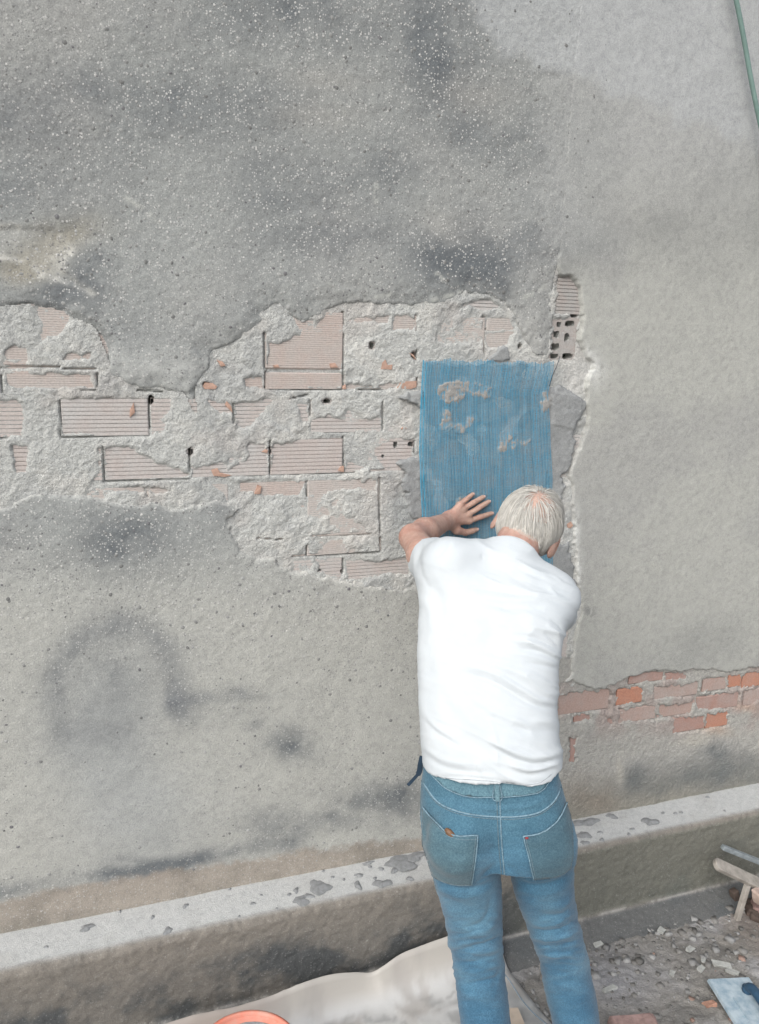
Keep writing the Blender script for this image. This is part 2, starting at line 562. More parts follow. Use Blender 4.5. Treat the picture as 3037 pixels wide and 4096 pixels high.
aL = (1 - 0.7 * np.maximum(soft, lightp)) * np.clip(rough * (0.55 + 0.6 * dk) + 0.2, 0, 1) * (1 - 0.6 * smoothA)
build_layer('coarse_plaster_coat', (e > -6.5) & (sdL + 3 * n06 > -8.0), hL, tL, M_COARSE, aL)

# ---------------- right fine plaster
eR = sdR + 9 * n06 + 7 * n015 + 1 * n008
hR = -0.012 + (0.0150 + 0.003 * n5 + 0.012) * sstep(-7, 11, eR) + 0.0006 * n015 + 0.0014 * n06 + 0.0004 * n008
tR = np.empty(GX.shape + (3,))
tR[:] = (0.372, 0.377, 0.352)
tR = lerp(tR, (0.345, 0.352, 0.345), 0.9 * sstep(1100, 500, GV))
tR = lerp(tR, (0.305, 0.308, 0.30), 0.5 * sstep(0.0, 0.5, fbm(GX, GZ, 0.35, 81, 4)))
tR = lerp(tR, (0.385, 0.40, 0.405), 0.7 * lightp)
tL_dummy = None
dR = np.clip(0.55 * gauss(2230, 900, 90, 260) + 0.4 * gauss(2300, 990, 160, 90) + 0.35 * gauss(2900, 900, 300, 200) + .3 * gauss(2550, 950, 220, 120), 0, 1)
dR = np.maximum(dR, 0.65 * gauss(2352, 2440, 30, 26) * (n015 > -.2))
dR = np.maximum(dR, 0.3 * gauss(2800, 2560, 300, 120))
tR = lerp(tR, (0.16, 0.168, 0.168), dR * (0.5 + 0.6 * mott))
tR = lerp(tR, (0.48, 0.48, 0.46), 0.7 * np.clip(0.35 + 1.6 * fbm(GX, GZ, .1, 99, 3), 0, 1) * np.exp(-np.clip(eR, 0, None) / 13) * sstep(1250, 1450, GV))
tR = lerp(tR, (0.56, 0.57, 0.55), 0.8 * np.clip(gauss(2360, 1475, 34, 70) + .7 * gauss(2330, 1400, 26, 30) + gauss(2300, 2120, 14, 90) + gauss(2310, 2280, 18, 70), 0, 1) * (n015 > -0.25))
hR = hR * (1 - up_) + up_ * (0.0140 + 0.003 * n5 + 0.0006 * n015 + 0.002 * n06 - 0.004 * np.exp(-(eR / 5) ** 2) * (n06 > -.1))
fade = up_ * sstep(330, 0, eR + 120 * n5 + 60 * n06) * (1 - 0.6 * lightp)
tR = tR * (1 - 0.9 * fade[..., None]) + tL * (0.9 * fade[..., None])
build_layer('fine_plaster_coat', eR > -6.0, hR, tR, M_FINE, np.clip(0.35 + 0.8 * fade, 0, 1))

# ---------------- hollow bricks
def wx(px, py): return float(pt(px, py, 0)[0])
def wz(px, py): return float(pt(px, py, 0)[2])

Z_A = (wz(1374, 1556), wz(1371, 1250))
Z_C = (wz(244, 1745), wz(241, 1593))
Z_D = (wz(1374, 1889), wz(1374, 1752))
Z_E = (wz(1520, 2203), wz(1516, 1913))
Z_F = (Z_E[0] - 0.135, Z_E[0] - 0.013)
Z_G = (Z_A[1] + 0.012, Z_A[1] + 0.132)


def make_brick(x0, x1, z0, z1, pitch, mat, holes=(), depth=0.0024, off=0.0, gap=0.003):
    x0 += gap
    x1 -= gap
    cx, cz = (x0 + x1) / 2, (z0 + z1) / 2
    zl = []
    if pitch:
        n = max(2, int(round((z1 - z0) / pitch)))
        p = (z1 - z0) / n
        for i in range(n):
            a = z0 + i * p
            zl += [(a, 0), (a + p * 0.72, 0), (a + p * 0.80, -depth), (a + p * 0.93, -depth)]
        zl.append((z1, 0))
        if pitch < 0.01:
            f0, f1 = z0 + 0.20 * (z1 - z0), z0 + 0.255 * (z1 - z0)
            zl = [(z, h - 0.006 if f0 < z < f1 else h) for z, h in zl]
    else:
        b = 0.004
        zl = [(z0, -b), (z0 + b, 0), (z1 - b, 0), (z1, -b)]
    xl = [x0, x0 + 0.003, x1 - 0.003, x1]
    if holes:
        for (hx, hz, hw, hh) in holes:
            xl += list(np.arange(hx - hw - .006, hx + hw + .006, 0.003))
            for z in np.arange(hz - hh - .004, hz + hh + .004, 0.003):
                zz = np.array([q[0] for q in zl])
                if z0 + .003 < z < z1 - .003 and np.abs(zz - z).min() > 0.0008:
                    zl.append((z, float(np.interp(z, zz, [q[1] for q in zl]))))
                    zl.sort()
    xl = sorted(x for x in set(np.round(xl, 5)) if x0 <= x <= x1 + 1e-6)
    zl = sorted(zl)
    nx, nz = len(xl), len(zl)
    V = []
    for i, x in enumerate(xl):
        for (z, h) in zl:
            ed = -0.0015 if i in (0, nx - 1) and pitch else 0
            V.append((x - cx, -(h + ed + off), z - cz))
    F = []
    for i in range(nx - 1):
        for j in range(nz - 1):
            mx, mz = (xl[i] + xl[i + 1]) / 2, (zl[j][0] + zl[j + 1][0]) / 2
            cut = False
            for (hx, hz, hw, hh) in holes:
                ang = math.atan2(mz - hz, mx - hx)
                k = 1 + 0.22 * math.sin(3 * ang + hx * 70) + 0.12 * math.sin(5 * ang + hz * 90)
                if ((mx - hx) / hw) ** 4 + ((mz - hz) / hh) ** 4 < k:
                    cut = True
            if not cut:
                F.append((i * nz + j, (i + 1) * nz + j, (i + 1) * nz + j + 1, i * nz + j + 1))
    ring = [(i * nz) for i in range(nx)] + [(nx - 1) * nz + j for j in range(1, nz)] + [i * nz + nz - 1 for i in range(nx - 2, -1, -1)] + [j for j in range(nz - 2, 0, -1)]
    b0 = len(V)
    for r_ in ring:
        V.append((V[r_][0], 0.075, V[r_][2]))
    m = len(ring)
    for k in range(m):
        F.append((ring[k], b0 + k, b0 + (k + 1) % m, ring[(k + 1) % m]))
    o = mesh_obj('brick', V, F, mat, None, False)
    o.location = (cx, 0, cz)
    o.matrix_world = Matrix.Translation(o.location)
    o.parent = wall
    o.matrix_parent_inverse = wall.matrix_world.inverted()
    return o


def wh(px, py, w, h):
    s = 1.0 / (FPX / zdist(pt(px, py, 0)))
    return (wx(px, py), wz(px, py), w * s, h * s)


HOLES = [wh(1488, 1382, 10, 13), wh(1655, 1420, 9, 12), wh(2078, 1384, 8, 8), wh(826, 1540, 13, 9), wh(762, 1807, 9, 13), wh(1077, 1805, 9, 12),
         wh(1582, 1779, 9, 12), wh(1643, 1776, 12, 10), wh(1532, 1824, 6, 7), wh(1308, 1605, 15, 8), wh(1280, 2281, 7, 4), wh(1366, 2285, 5, 8),
         wh(606, 1600, 7, 16)]


def row(zr, joints, pitch, mat):
    for a, b in zip(joints[:-1], joints[1:]):
        hs2 = [h for h in HOLES if a - .002 < h[0] < b - .002 and zr[0] < h[1] < zr[1]]
        make_brick(a, b, zr[0], zr[1], pitch, mat, hs2, depth=0.0030 if pitch > 0.01 else 0.0012, off=random.uniform(-0.0015, 0.002))


ZM = lambda zr, x: None
def jx(y, *px): return [wx(p, y) for p in px]
row(Z_G, jx(1160, 1500, 1790, 2060, 2225), 0.0125, M_HOLLOW)
row(Z_A, jx(1480, -370, 6, 388, 735, 1058, 1373, 1664, 1934, 2205), 0.0068, M_HOLLOW2)
row(Z_C, jx(1660, -110, 242, 597, 934, 1241, 1531, 1812, 2080, 2320), 0.0125, M_HOLLOW)
row(Z_D, jx(1830, -310, 48, 414, 758, 1079, 1374, 1657, 1927, 2185, 2330), 0.0125, M_HOLLOW)
row(Z_E, jx(2050, -120, 245, 588, 918, 1227, 1517, 1795, 2060, 2310), 0.0068, M_HOLLOW2)
row(Z_F, jx(2280, 700, 1050, 1371, 1660, 1930, 2190, 2330), 0.0125, M_HOLLOW)
# ribbed brick and broken-open brick in the chase beside the fine plaster
M_GREYB = hollow_brick_mat('grey_dusted_brick', 0.3, (0.36, 0.33, 0.31), (0.36, 0.365, 0.355))
make_brick(wx(2222, 1190), wx(2330, 1190), wz(2270, 1256), wz(2270, 1095), 0.0125, M_GREYB, depth=0.003)
CELLS = [wh(2298, 1262, 14, 7), wh(2282, 1294, 22, 11), wh(2238, 1298, 10, 10), wh(2228, 1338, 13, 14), wh(2270, 1350, 12, 16), wh(2224, 1388, 18, 14),
         wh(2218, 1424, 20, 10), wh(2272, 1424, 24, 11), wh(2318, 1334, 13, 8)]
make_brick(wx(2190, 1350), wx(2345, 1350), wz(2270, 1450), wz(2270, 1259), 0, M_GREYB, CELLS, off=-0.004)
make_brick(wx(2215, 2680), wx(2262, 2680), wz(2240, 2725), wz(2240, 2520), 0.0, M_HOLLOW, off=0.004)

# ---------------- solid bricks of the lower right
SB = [(2514, 2651, 2690, 2729, M_RED), (2658, 2745, 2688, 2722, M_RED), (2909, 2965, 2695, 2748, M_ORANGE), (2968, 3110, 2682, 2742, M_ORANGE),
      (2615, 2790, 2735, 2790, M_DUSTY), (2808, 2902, 2710, 2762, M_DUSTY), (2466, 2567, 2752, 2815, M_ORANGE), (2230, 2436, 2762, 2848, M_DUSTY),
      (2475, 2620, 2828, 2884, M_DUSTY), (2628, 2775, 2810, 2862, M_DUSTY), (2785, 2948, 2778, 2838, M_RED), (2975, 3110, 2752, 2812, M_DUSTY),
      (2823, 2910, 2848, 2908, M_ORANGE), (2690, 2816, 2862, 2924, M_RED), (2296, 2360, 2856, 2886, M_RED), (2420, 2450, 2866, 2898, M_RED), (2275, 2300, 2950, 3050, M_RED)]
for (a, b, t_, bt, m_) in SB:
    make_brick(wx(a, (t_ + bt) / 2), wx(b, (t_ + bt) / 2), wz((a + b) / 2, bt), wz((a + b) / 2, t_), 0, m_, off=random.uniform(0.0, 0.003), gap=0.0)

# ---------------- mortar residue smeared over the bricks
CLEAN = [  # (polygon px, strength)
    ([(-60, 1596), (70, 1592), (95, 1640), (88, 1745), (-60, 1748)], 1), ([(244, 1596), (592, 1594), (598, 1742), (246, 1744)], 1),
    ([(415, 1792), (520, 1776), (560, 1815), (640, 1845), (757, 1892), (757, 1914), (417, 1926)], 1), ([(48, 1782), (112, 1782), (105, 1890), (60, 1900)], .9),
    ([(385, 1788), (410, 1780), (412, 1905), (388, 1900)], .9), ([(765, 1870), (850, 1850), (900, 1885), (985, 1850), (1000, 1775), (1072, 1762), (1076, 1898), (765, 1912)], 1),
    ([(1084, 1768), (1370, 1750), (1372, 1888), (1082, 1898)], 1), ([(938, 1612), (1085, 1604), (1040, 1660), (1000, 1722), (938, 1726)], 1),
    ([(1160, 1602), (1236, 1610), (1238, 1690), (1200, 1700), (1190, 1650)], 1), ([(1246, 1680), (1310, 1655), (1400, 1690), (1526, 1650), (1528, 1720), (1246, 1724)], .95),
    ([(1500, 1800), (1560, 1760), (1654, 1756), (1655, 1878), (1540, 1880)], 1), ([(1378, 1850), (1480, 1865), (1480, 1884), (1378, 1886)], .9),
    ([(1064, 1352), (1120, 1372), (1180, 1335), (1368, 1330), (1370, 1553), (1064, 1555)], 1.0), ([(1268, 1285), (1300, 1258), (1369, 1250), (1369, 1300), (1275, 1305)], .95),
    ([(1376, 1262), (1560, 1256), (1560, 1300), (1376, 1305)], .75), ([(1578, 1262), (1662, 1262), (1662, 1318), (1575, 1318)], .95),
    ([(1385, 1535), (1600, 1530), (1580, 1560), (1385, 1560)], .85), ([(1936, 1268), (2040, 1266), (2050, 1310), (1936, 1318)], .95), ([(1938, 1330), (2050, 1330), (2040, 1378), (1960, 1400), (1938, 1420)], .9),
    ([(955, 1925), (1222, 1925), (1200, 1978), (960, 1972)], .95), ([(1230, 1920), (1513, 1914), (1510, 1975), (1420, 1960), (1300, 1975), (1230, 1972)], .95), ([(1525, 1915), (1590, 1915), (1590, 1940), (1525, 1950)], .9),
    ([(1270, 2245), (1362, 2240), (1362, 2296), (1275, 2280)], .9), ([(1378, 2236), (1640, 2215), (1640, 2300), (1378, 2330)], .8),
    ([(5, 1372), (110, 1380), (130, 1460), (5, 1460)], .7), ([(12, 1478), (385, 1478), (385, 1560), (12, 1562)], .66), ([(260, 1400), (380, 1390), (380, 1460), (200, 1462)], .6),
    ([(970, 1510), (1050, 1500), (1052, 1556), (975, 1556)], .9), ([(820, 1595), (930, 1612), (930, 1660), (880, 1660)], .9), ([(1845, 1226), (1880, 1200), (1960, 1196), (2010, 1226), (1960, 1242)], 1),
    ([(440, 1945), (590, 1940), (700, 1950), (690, 1975), (440, 1975)], .8), ([(2222, 1100), (2330, 1100), (2330, 1256), (2222, 1256)], 1.0), ([(2200, 1262), (2335, 1262), (2320, 1400), (2300, 1452), (2190, 1452)], .8),
    ([(2215, 2540), (2262, 2540), (2262, 2730), (2215, 2730)], 1)]
cl = np.full(GX.shape, -60.0)
hs_sel = (GU > -500) & (GU < 2500) & (GV > 1000) & (GV < 2800)
for poly, s in CLEAN:
    p = np.array(poly, float)
    m = hs_sel & (GU > p[:, 0].min() - 60) & (GU < p[:, 0].max() + 60) & (GV > p[:, 1].min() - 60) & (GV < p[:, 1].max() + 60)
    d = sdpoly(GU[m], GV[m], p) - (1 - s) * 40
    cl[m] = np.maximum(cl[m], np.minimum(d, 22))
cl = cl - 3 + 17 * n06 + 12 * n015 + 4 * n008
sc = sstep(-6, 7, cl)
n03 = fbm(GX, GZ, 0.035, 131, 4, 0.6)
lump = 0.0050 + 0.0034 * fbm(GX, GZ, 0.09, 111, 4, .6) + 0.0028 * n03 + 0.0014 * n015 + 0.0018 * n008
thin = sstep(0.02, 0.22, fbm(GX, GZ, 0.13, 121, 4, .55))
lump = lump * (1 - thin) + thin * (-0.0006 + 0.0016 * n015 + 0.0012 * n008)
lump = np.maximum(lump, -0.0012 + 0.0012 * n015)
hM = lump * (1 - sc) + sc * (-0.0048 + 0.0012 * n015)
JOINTS = [([(241, 1605), (244, 1740)], 3), ([(594, 1600), (600, 1715)], 5), ([(412, 1790), (417, 1925)], 3), ([(388, 1498), (389, 1548)], 4.5), ([(6, 1500), (8, 1564)], 3),
          ([(1056, 1335), (1061, 1470)], 4.5), ([(1061, 1488), (1063, 1550)], 4.5), ([(1371, 1250), (1371, 1296)], 4.0), ([(1372, 1338), (1375, 1550)], 4.5), ([(934, 1617), (936, 1690)], 4.5),
          ([(1241, 1604), (1242, 1660)], 3.2), ([(1531, 1605), (1532, 1720)], 2.6), ([(1079, 1765), (1081, 1898)], 3), ([(1374, 1748), (1375, 1887)], 3.2), ([(1657, 1762), (1657, 1810)], 3.2),
          ([(1516, 1912), (1520, 2130)], 4), ([(1520, 2150), (1523, 2200)], 4), ([(1371, 2238), (1372, 2292)], 4), ([(1664, 1262), (1664, 1320)], 2.8), ([(1666, 1400), (1667, 1432)], 3.5), ([(1668, 1510), (1668, 1540)], 3.5),
          ([(758, 1812), (760, 1880)], 3), ([(1227, 1925), (1228, 1985)], 2.5), ([(1228, 2180), (1230, 2224)], 2.3), ([(1934, 1262), (1936, 1420)], 2.2), ([(588, 1965), (590, 1985)], 3),
          ([(0, 1469), (240, 1467)], 2.6), ([(260, 1474), (380, 1477)], 2.6), ([(240, 1564), (385, 1562)], 2.5), ([(415, 1928), (760, 1914)], 3), ([(1105, 1902), (1200, 1897)], 3.2), ([(1240, 1897), (1420, 1888)], 2.8), ([(1480, 1884), (1625, 1876)], 4),
          ([(1300, 1729), (1400, 1727)], 4), ([(1170, 2227), (1240, 2222)], 3.5), ([(1240, 2222), (1520, 2209)], 3.2), ([(1250, 2142), (1350, 2140), (1480, 2134)], 2.4), ([(1062, 1560), (1370, 1557)], 4), ([(1030, 2152), (1130, 2158)], 2.4),
          ([(245, 1748), (595, 1746)], 2.5), ([(1935, 1318), (2050, 1316)], 3), ([(1390, 1560), (1580, 1556)], 2), ([(1160, 1595), (1230, 1580)], 3), ([(550, 1562), (650, 1566)], 4), ([(0, 1752), (70, 1755)], 2.6), ([(610, 1900), (830, 1902)], 2.0)]
jm = np.zeros(GX.shape)
for pl, w in JOINTS:
    p = np.array(pl, float)
    if abs(p[-1, 0] - p[0, 0]) > abs(p[-1, 1] - p[0, 1]): w *= 0.66
    m = hs_sel & (GU > p[:, 0].min() - 25) & (GU < p[:, 0].max() + 25) & (GV > p[:, 1].min() - 25) & (GV < p[:, 1].max() + 25)
    d = seg_dist(GU[m], GV[m], p)
    jm[m] = np.maximum(jm[m], sstep(w * .8 + 1.8, w * .8 - 0.8, d + 2.2 * n06[m] + 1.2 * n015[m]))
hM = hM - jm * 0.016
for (hx, hz, hw_, hh_) in HOLES + CELLS:
    q = ((GX - hx) / (hw_ * 1.25)) ** 2 + ((GZ - hz) / (hh_ * 1.25)) ** 2
    hM = np.where(q < 1, -0.06, hM)
tM = np.empty(GX.shape + (3,))
tM[:] = (0.50, 0.51, 0.49)
tM = lerp(tM, (0.41, 0.42, 0.41), sstep(-0.1, 0.6, fbm(GX, GZ, 0.12, 141, 4)))
tM = lerp(tM, (0.58, 0.575, 0.54), 0.7 * sstep(0.0, 0.6, fbm(GX, GZ, 0.08, 151, 4)))
tM = lerp(tM, (0.48, 0.44, 0.41), 0.35 * sstep(0.15, 0.6, fbm(GX, GZ, 0.14, 161, 3)))
tM = lerp(tM, (0.30, 0.32, 0.32), 0.6 * gauss(1650, 2000, 60, 110))
tM = lerp(tM, (0.54, 0.54, 0.52), 0.7 * np.clip(gauss(2330, 1480, 50, 80) + gauss(2260, 1550, 40, 50) + gauss(2150, 1490, 50, 30), 0, 1))
keepM = (holeSD > -45) & hs_sel
build_layer('mortar_residue', keepM, hM, tM, M_RES, 0.5 + 0 * GX)

# ---------------- fresh smooth mortar bedded round the mesh
FRESH = [([(1684, 1445), (2195, 1452), (2190, 2420), (1700, 2420)], 0), ([(1588, 1590), (1620, 1562), (1700, 1552), (1700, 1640), (1640, 1622)], 0),
         ([(1590, 1850), (1640, 1826), (1700, 1830), (1700, 2080), (1640, 2075), (1625, 1990), (1598, 1940), (1610, 1890)], 0),
         ([(1935, 1450), (1960, 1412), (2000, 1385), (2035, 1386), (2045, 1450)], 0),
         ([(2170, 1560), (2230, 1535), (2300, 1570), (2345, 1606), (2320, 1660), (2300, 1740), (2310, 1760), (2285, 1830), (2275, 1870), (2250, 1905), (2262, 1950), (2230, 2020), (2180, 2060)], 0),
         ([(2150, 2160), (2270, 2170), (2290, 2260), (2300, 2400), (2200, 2420)], 0)]
fd = np.full(GX.shape, -99.0)
for p, _ in FRESH:
    p = np.array(p, float)
    m = (GU > p[:, 0].min() - 60) & (GU < p[:, 0].max() + 60) & (GV > p[:, 1].min() - 60) & (GV < p[:, 1].max() + 60)
    fd[m] = np.maximum(fd[m], sdpoly(GU[m], GV[m], p))
fd = fd + 15 * n06 + 9 * n015 + 3 * n008
hF = -0.008 + 0.021 * sstep(-4, 10, fd) + 0.003 * fbm(GX, GZ, 0.12, 171, 3) + 0.0018 * n015 + 0.0012 * n03
hF += 0.004 * sstep(-4, 6, sdpoly(GU, GV, [(2200, 1560), (2330, 1590), (2290, 1720), (2200, 1700)]) + 10 * n06) * (GU > 2150)
netbase = 0.0165 + 0.003 * fbm(GX, GZ, 0.12, 171, 3) + 0.0025 * fbm(GX, GZ, 0.25, 175, 2)
# dabs of mortar squeezed through the mesh; sunken spots where the bricks still show behind it
dab = np.full(GX.shape, -99.0)
for p in ([(1740, 1560), (1790, 1530), (1830, 1508), (1880, 1520), (1950, 1535), (1960, 1590), (1900, 1600), (1860, 1560), (1820, 1610), (1760, 1600)],
          [(1985, 1790), (2000, 1745), (2025, 1730), (2060, 1750), (2110, 1760), (2105, 1780), (2050, 1790), (2010, 1805)],
          [(1755, 1680), (1770, 1640), (1790, 1640), (1800, 1700), (1780, 1720), (1758, 1710)], [(2160, 1570), (2190, 1560), (2190, 1640), (2165, 1650)],
          [(1810, 1990), (1840, 1970), (1850, 1990), (1820, 2010)], [(1790, 1700), (1880, 1650), (1900, 1690), (1840, 1730)]):
    p = np.array(p, float)
    dab = np.maximum(dab, sdpoly(GU, GV, p))
dab = dab + 6 + 16 * n06 + 12 * n015 + 5 * n008
dabm = sstep(-6, 14, dab)
hF = np.where(fd > 0, hF * (1 - dabm) + dabm * (netbase + 0.0012 + 0.0028 * n015 + 0.0016 * n008 + 0.0015 * n06), hF)
film = sstep(0.2, 0.5, fbm(GX, GZ, 0.14, 177, 4)) * (fd > 6) * (GU < 2195)
hF = np.maximum(hF, np.where(film > .5, netbase + 0.0002 + 0.0008 * n015, -1))
sink = np.clip(gauss(1700, 1720, 40, 60) + gauss(1860, 1745, 50, 24) + gauss(1905, 1780, 40, 30) + gauss(2150, 1480, 60, 40) + gauss(2020, 1600, 50, 30) + gauss(1940, 1705, 30, 18), 0, 1)
hF = hF - 0.016 * sink * (dabm < .3)
hF = hF - 0.05 * jm * 0
tF = np.empty(GX.shape + (3,))
tF[:] = (0.275, 0.285, 0.285)
tF = lerp(tF, (0.33, 0.34, 0.335), sstep(-0.1, 0.5, fbm(GX, GZ, 0.2, 181, 4)))
tF = lerp(tF, (0.30, 0.295, 0.28), dabm)
build_layer('fresh_mortar', fd > -5, hF, tF, M_FRESH, 0.2 + 0 * GX)

# ---------------- skim and old mortar on the lower right, over the solid bricks
sdS = half(lambda u, v: sdpoly(u, v, SKIM))
bm = np.full(GX.shape, -60.0)
for (a, b, t_, bt, m_) in SB:
    p = np.array([(a, t_), (b, t_ - 0.08 * (b - a)), (b, bt - 0.08 * (b - a)), (a, bt)], float)
    p[:, 1] += 0.04 * (b - a)
    k = {M_ORANGE.name: -1, M_RED.name: -3, M_DUSTY.name: -3}[m_.name]
    m = (GU > a - 60) & (GU < b + 60) & (GV > t_ - 60) & (GV < bt + 60)
    bm[m] = np.maximum(bm[m], sdpoly(GU[m], GV[m], p) + k)
bm = bm + 17 * n06 + 13 * n015 + 4 * n008
hS = 0.0065 + 0.004 * fbm(GX, GZ, 0.1, 191, 4) + 0.0025 * n03 + 0.0012 * n008
hS = np.where(True, hS * (1 - sstep(-6, 6, bm)) - 0.006 * sstep(-6, 6, bm), hS)
hS -= 0.02 * stroke([(2242, 2850), (2360, 2838)], 4) * 0.6
hS += 0.006 * sstep(2990, 3120, GV + 0.15 * (GU - 2600))
tS = np.empty(GX.shape + (3,))
tS[:] = (0.385, 0.38, 0.355)
tS = lerp(tS, (0.37, 0.31, 0.285), 0.8 * sstep(-0.15, 0.35, fbm(GX, GZ, 0.13, 201, 4)) * sstep(2990, 2850, GV))
tS = lerp(tS, (0.245, 0.235, 0.2), 0.8 * sstep(3010, 3200, GV + 0.15 * (GU - 2600)))
tS = lerp(tS, (0.27, 0.235, 0.195), 0.7 * gauss(2370, 3180, 110, 70))
tS = lerp(tS, (0.13, 0.145, 0.15), np.clip(.85 * gauss(2560, 3085, 70, 55) + .75 * gauss(2850, 3010, 60, 36) + .6 * gauss(2990, 3010, 120, 50) + .7 * gauss(2900, 3090, 300, 50) + .4 * gauss(2700, 3140, 300, 40), 0, 1) * (0.35 + mott * .7))
tS = lerp(tS, (0.47, 0.45, 0.40), 0.7 * np.clip(gauss(2480, 3080, 16, 50) + gauss(2780, 2970, 60, 22) + .7 * gauss(2860, 2930, 90, 20), 0, 1))
tS = lerp(tS, (0.40, 0.27, 0.20), 0.5 * np.clip(gauss(2850, 2925, 60, 22) + gauss(2990, 2830, 60, 20), 0, 1))
keepS = (sdS > 0) & (sdR < 60) & (GU > 2190)
build_layer('base_skim_coat', keepS, hS, tS, M_BASE, 0.3 + 0 * GX)

# dark backing seen only through open joints and broken cells
bk = mesh_obj('joint_backing', [(-3, 0.06, 0.2), (9.2, 0.06, 0.2), (9.2, 0.06, 4.6), (-3, 0.06, 4.6), (-3, .4, .2), (9.2, .4, .2), (9.2, .4, 4.6), (-3, .4, 4.6)],
              [(0, 1, 2, 3), (5, 4, 7, 6), (3, 2, 6, 7), (4, 0, 3, 7), (1, 5, 6, 2)], M_DARK, wall, False)

# orange broken clay faces
CH = [[(1528, 1448), (1540, 1438), (1550, 1462), (1568, 1458), (1566, 1478), (1522, 1476)], [(1586, 1552), (1602, 1526), (1664, 1524), (1664, 1548), (1640, 1556)],
      [(812, 1545), (820, 1530), (850, 1532), (868, 1545), (862, 1556), (818, 1556)], [(1602, 1716), (1612, 1702), (1632, 1706), (1630, 1718)], [(868, 1440), (890, 1446), (902, 1462), (884, 1466)],
      [(845, 1880), (870, 1872), (880, 1890), (925, 1900), (900, 1907), (855, 1902)], [(1352, 1882), (1362, 1866), (1374, 1864), (1374, 1888)], [(1318, 1454), (1340, 1452), (1352, 1470), (1322, 1470)],
      [(1046, 1806), (1062, 1796), (1072, 1800), (1068, 1812)], [(1018, 1975), (1030, 1940), (1045, 1945), (1040, 1975)], [(1370, 1545), (1382, 1538), (1384, 1556), (1371, 1556)], [(1636, 1412), (1650, 1416), (1664, 1440), (1652, 1428)],
      [(2266, 2095), (2282, 2085), (2290, 2100), (2280, 2112), (2268, 2110)], [(1092, 1462), (1112, 1458), (1118, 1470), (1096, 1470)], [(520, 1640), (535, 1612), (540, 1650), (520, 1668)], [(905, 1602), (925, 1625), (930, 1650), (900, 1620)]]
for c in CH:
    P = np.array([pt(a, b, 0) for a, b in c])
    ctr = P.mean(0)
    n = len(P)
    V = [(p - ctr) * (1, 0, 1) + (0, -0.0045 - 0.002 * random.random(), 0) for p in P] + [((p - ctr) * (1.06, 0, 1.06)) + (0, 0.004, 0) for p in P] + [np.array((0, -0.0065, 0))]
    F = [(k, (k + 1) % n, n + (k + 1) % n, n + k)[::-1] for k in range(n)] + [(k, 2 * n, (k + 1) % n)[::-1] for k in range(n)]
    o = mesh_obj('broken_clay', V, F, M_CHIP, None, False)
    o.location = ctr
    o.matrix_world = Matrix.Translation(o.location)
    o.parent = wall
    o.matrix_parent_inverse = wall.matrix_world.inverted()


# ---------------- pebbles of the coarse render, half embedded
def grid_sample(A, x, z):
    i = np.clip(np.searchsorted(xs, x) - 1, 0, len(xs) - 2)
    j = np.clip(np.searchsorted(zs, z) - 1, 0, len(zs) - 2)
    fx = np.clip((x - xs[i]) / (xs[i + 1] - xs[i]), 0, 1)
    fz = np.clip((z - zs[j]) / (zs[j + 1] - zs[j]), 0, 1)
    return (A[i, j] * (1 - fx) + A[i + 1, j] * fx) * (1 - fz) + (A[i, j + 1] * (1 - fx) + A[i + 1, j + 1] * fx) * fz


OCT_V = np.array([(1, 0, 0), (0, 0, 1), (-1, 0, 0), (0, 0, -1), (.7, -.1, .7), (-.7, -.1, .7), (-.7, -.1, -.7), (.7, -.1, -.7), (0, -1, 0)], float)
OCT_F = np.array([(0, 4, 8), (4, 1, 8), (1, 5, 8), (5, 2, 8), (2, 6, 8), (6, 3, 8), (3, 7, 8), (7, 0, 8)])
n = 12500
px_ = rng.uniform(-0.62, 1.62, n)
pz_ = rng.uniform(0.28, 3.46, n)
w = grid_sample(aL, px_, pz_) * (grid_sample(e, px_, pz_) > 14)
sel = rng.uniform(0, 1, n) < w * (1 - .9 * grid_sample(bb, px_, pz_))
px_, pz_ = px_[sel], pz_[sel]
hh = grid_sample(hL, px_, pz_)
n = len(px_)
r_ = 0.0018 + 0.0016 * rng.gamma(1.2, 0.9, n)
r_ = np.minimum(r_, 0.0075)
ang = rng.uniform(0, 6.28, n)
asp = rng.uniform(0.6, 1.0, n)
ox = OCT_V[None, :, 0] * r_[:, None]
oz = OCT_V[None, :, 2] * (r_ * asp)[:, None]
vx = px_[:, None] + ox * np.cos(ang)[:, None] - oz * np.sin(ang)[:, None]
vz = pz_[:, None] + ox * np.sin(ang)[:, None] + oz * np.cos(ang)[:, None]
vy = -hh[:, None] + 0.0006 + OCT_V[None, :, 1] * (r_ * 0.55)[:, None]
PV = np.stack([vx, vy, vz], -1).reshape(-1, 3)
PF = (OCT_F[None] + (np.arange(n) * 9)[:, None, None]).reshape(-1, 3)[:, ::-1]
tone = rng.uniform(0, 1, n)
pc = np.where(tone[:, None] < 0.09, np.array([(0.17, 0.17, 0.175)]), np.array([(0.275, 0.28, 0.272)]) * (0.6 + 0.75 * rng.uniform(0, 1, (n, 1))))
m_, nt_, b_ = new_mat('pebble_stone')
at_ = N(nt_, 'ShaderNodeAttribute', attribute_name='tint')
f_ = noise(nt_, obj_coord(nt_), 200, 3)
nt_.links.new(mix(nt_, at_.outputs['Color'], ramp(nt_, f_, [(.3, (.7, .7, .7)), (.7, (1.1, 1.1, 1.1))]), 0.8, 'MULTIPLY'), b_.inputs['Base Color'])
b_.inputs['Roughness'].default_value = 0.85
b_.inputs['Specular IOR Level'].default_value = 0.2
M_PEB = m_
peb = mesh_obj('pebbles', PV, PF, M_PEB, wall, True, tint=np.repeat(pc, 9, 0))
peb['kind'] = 'stuff'

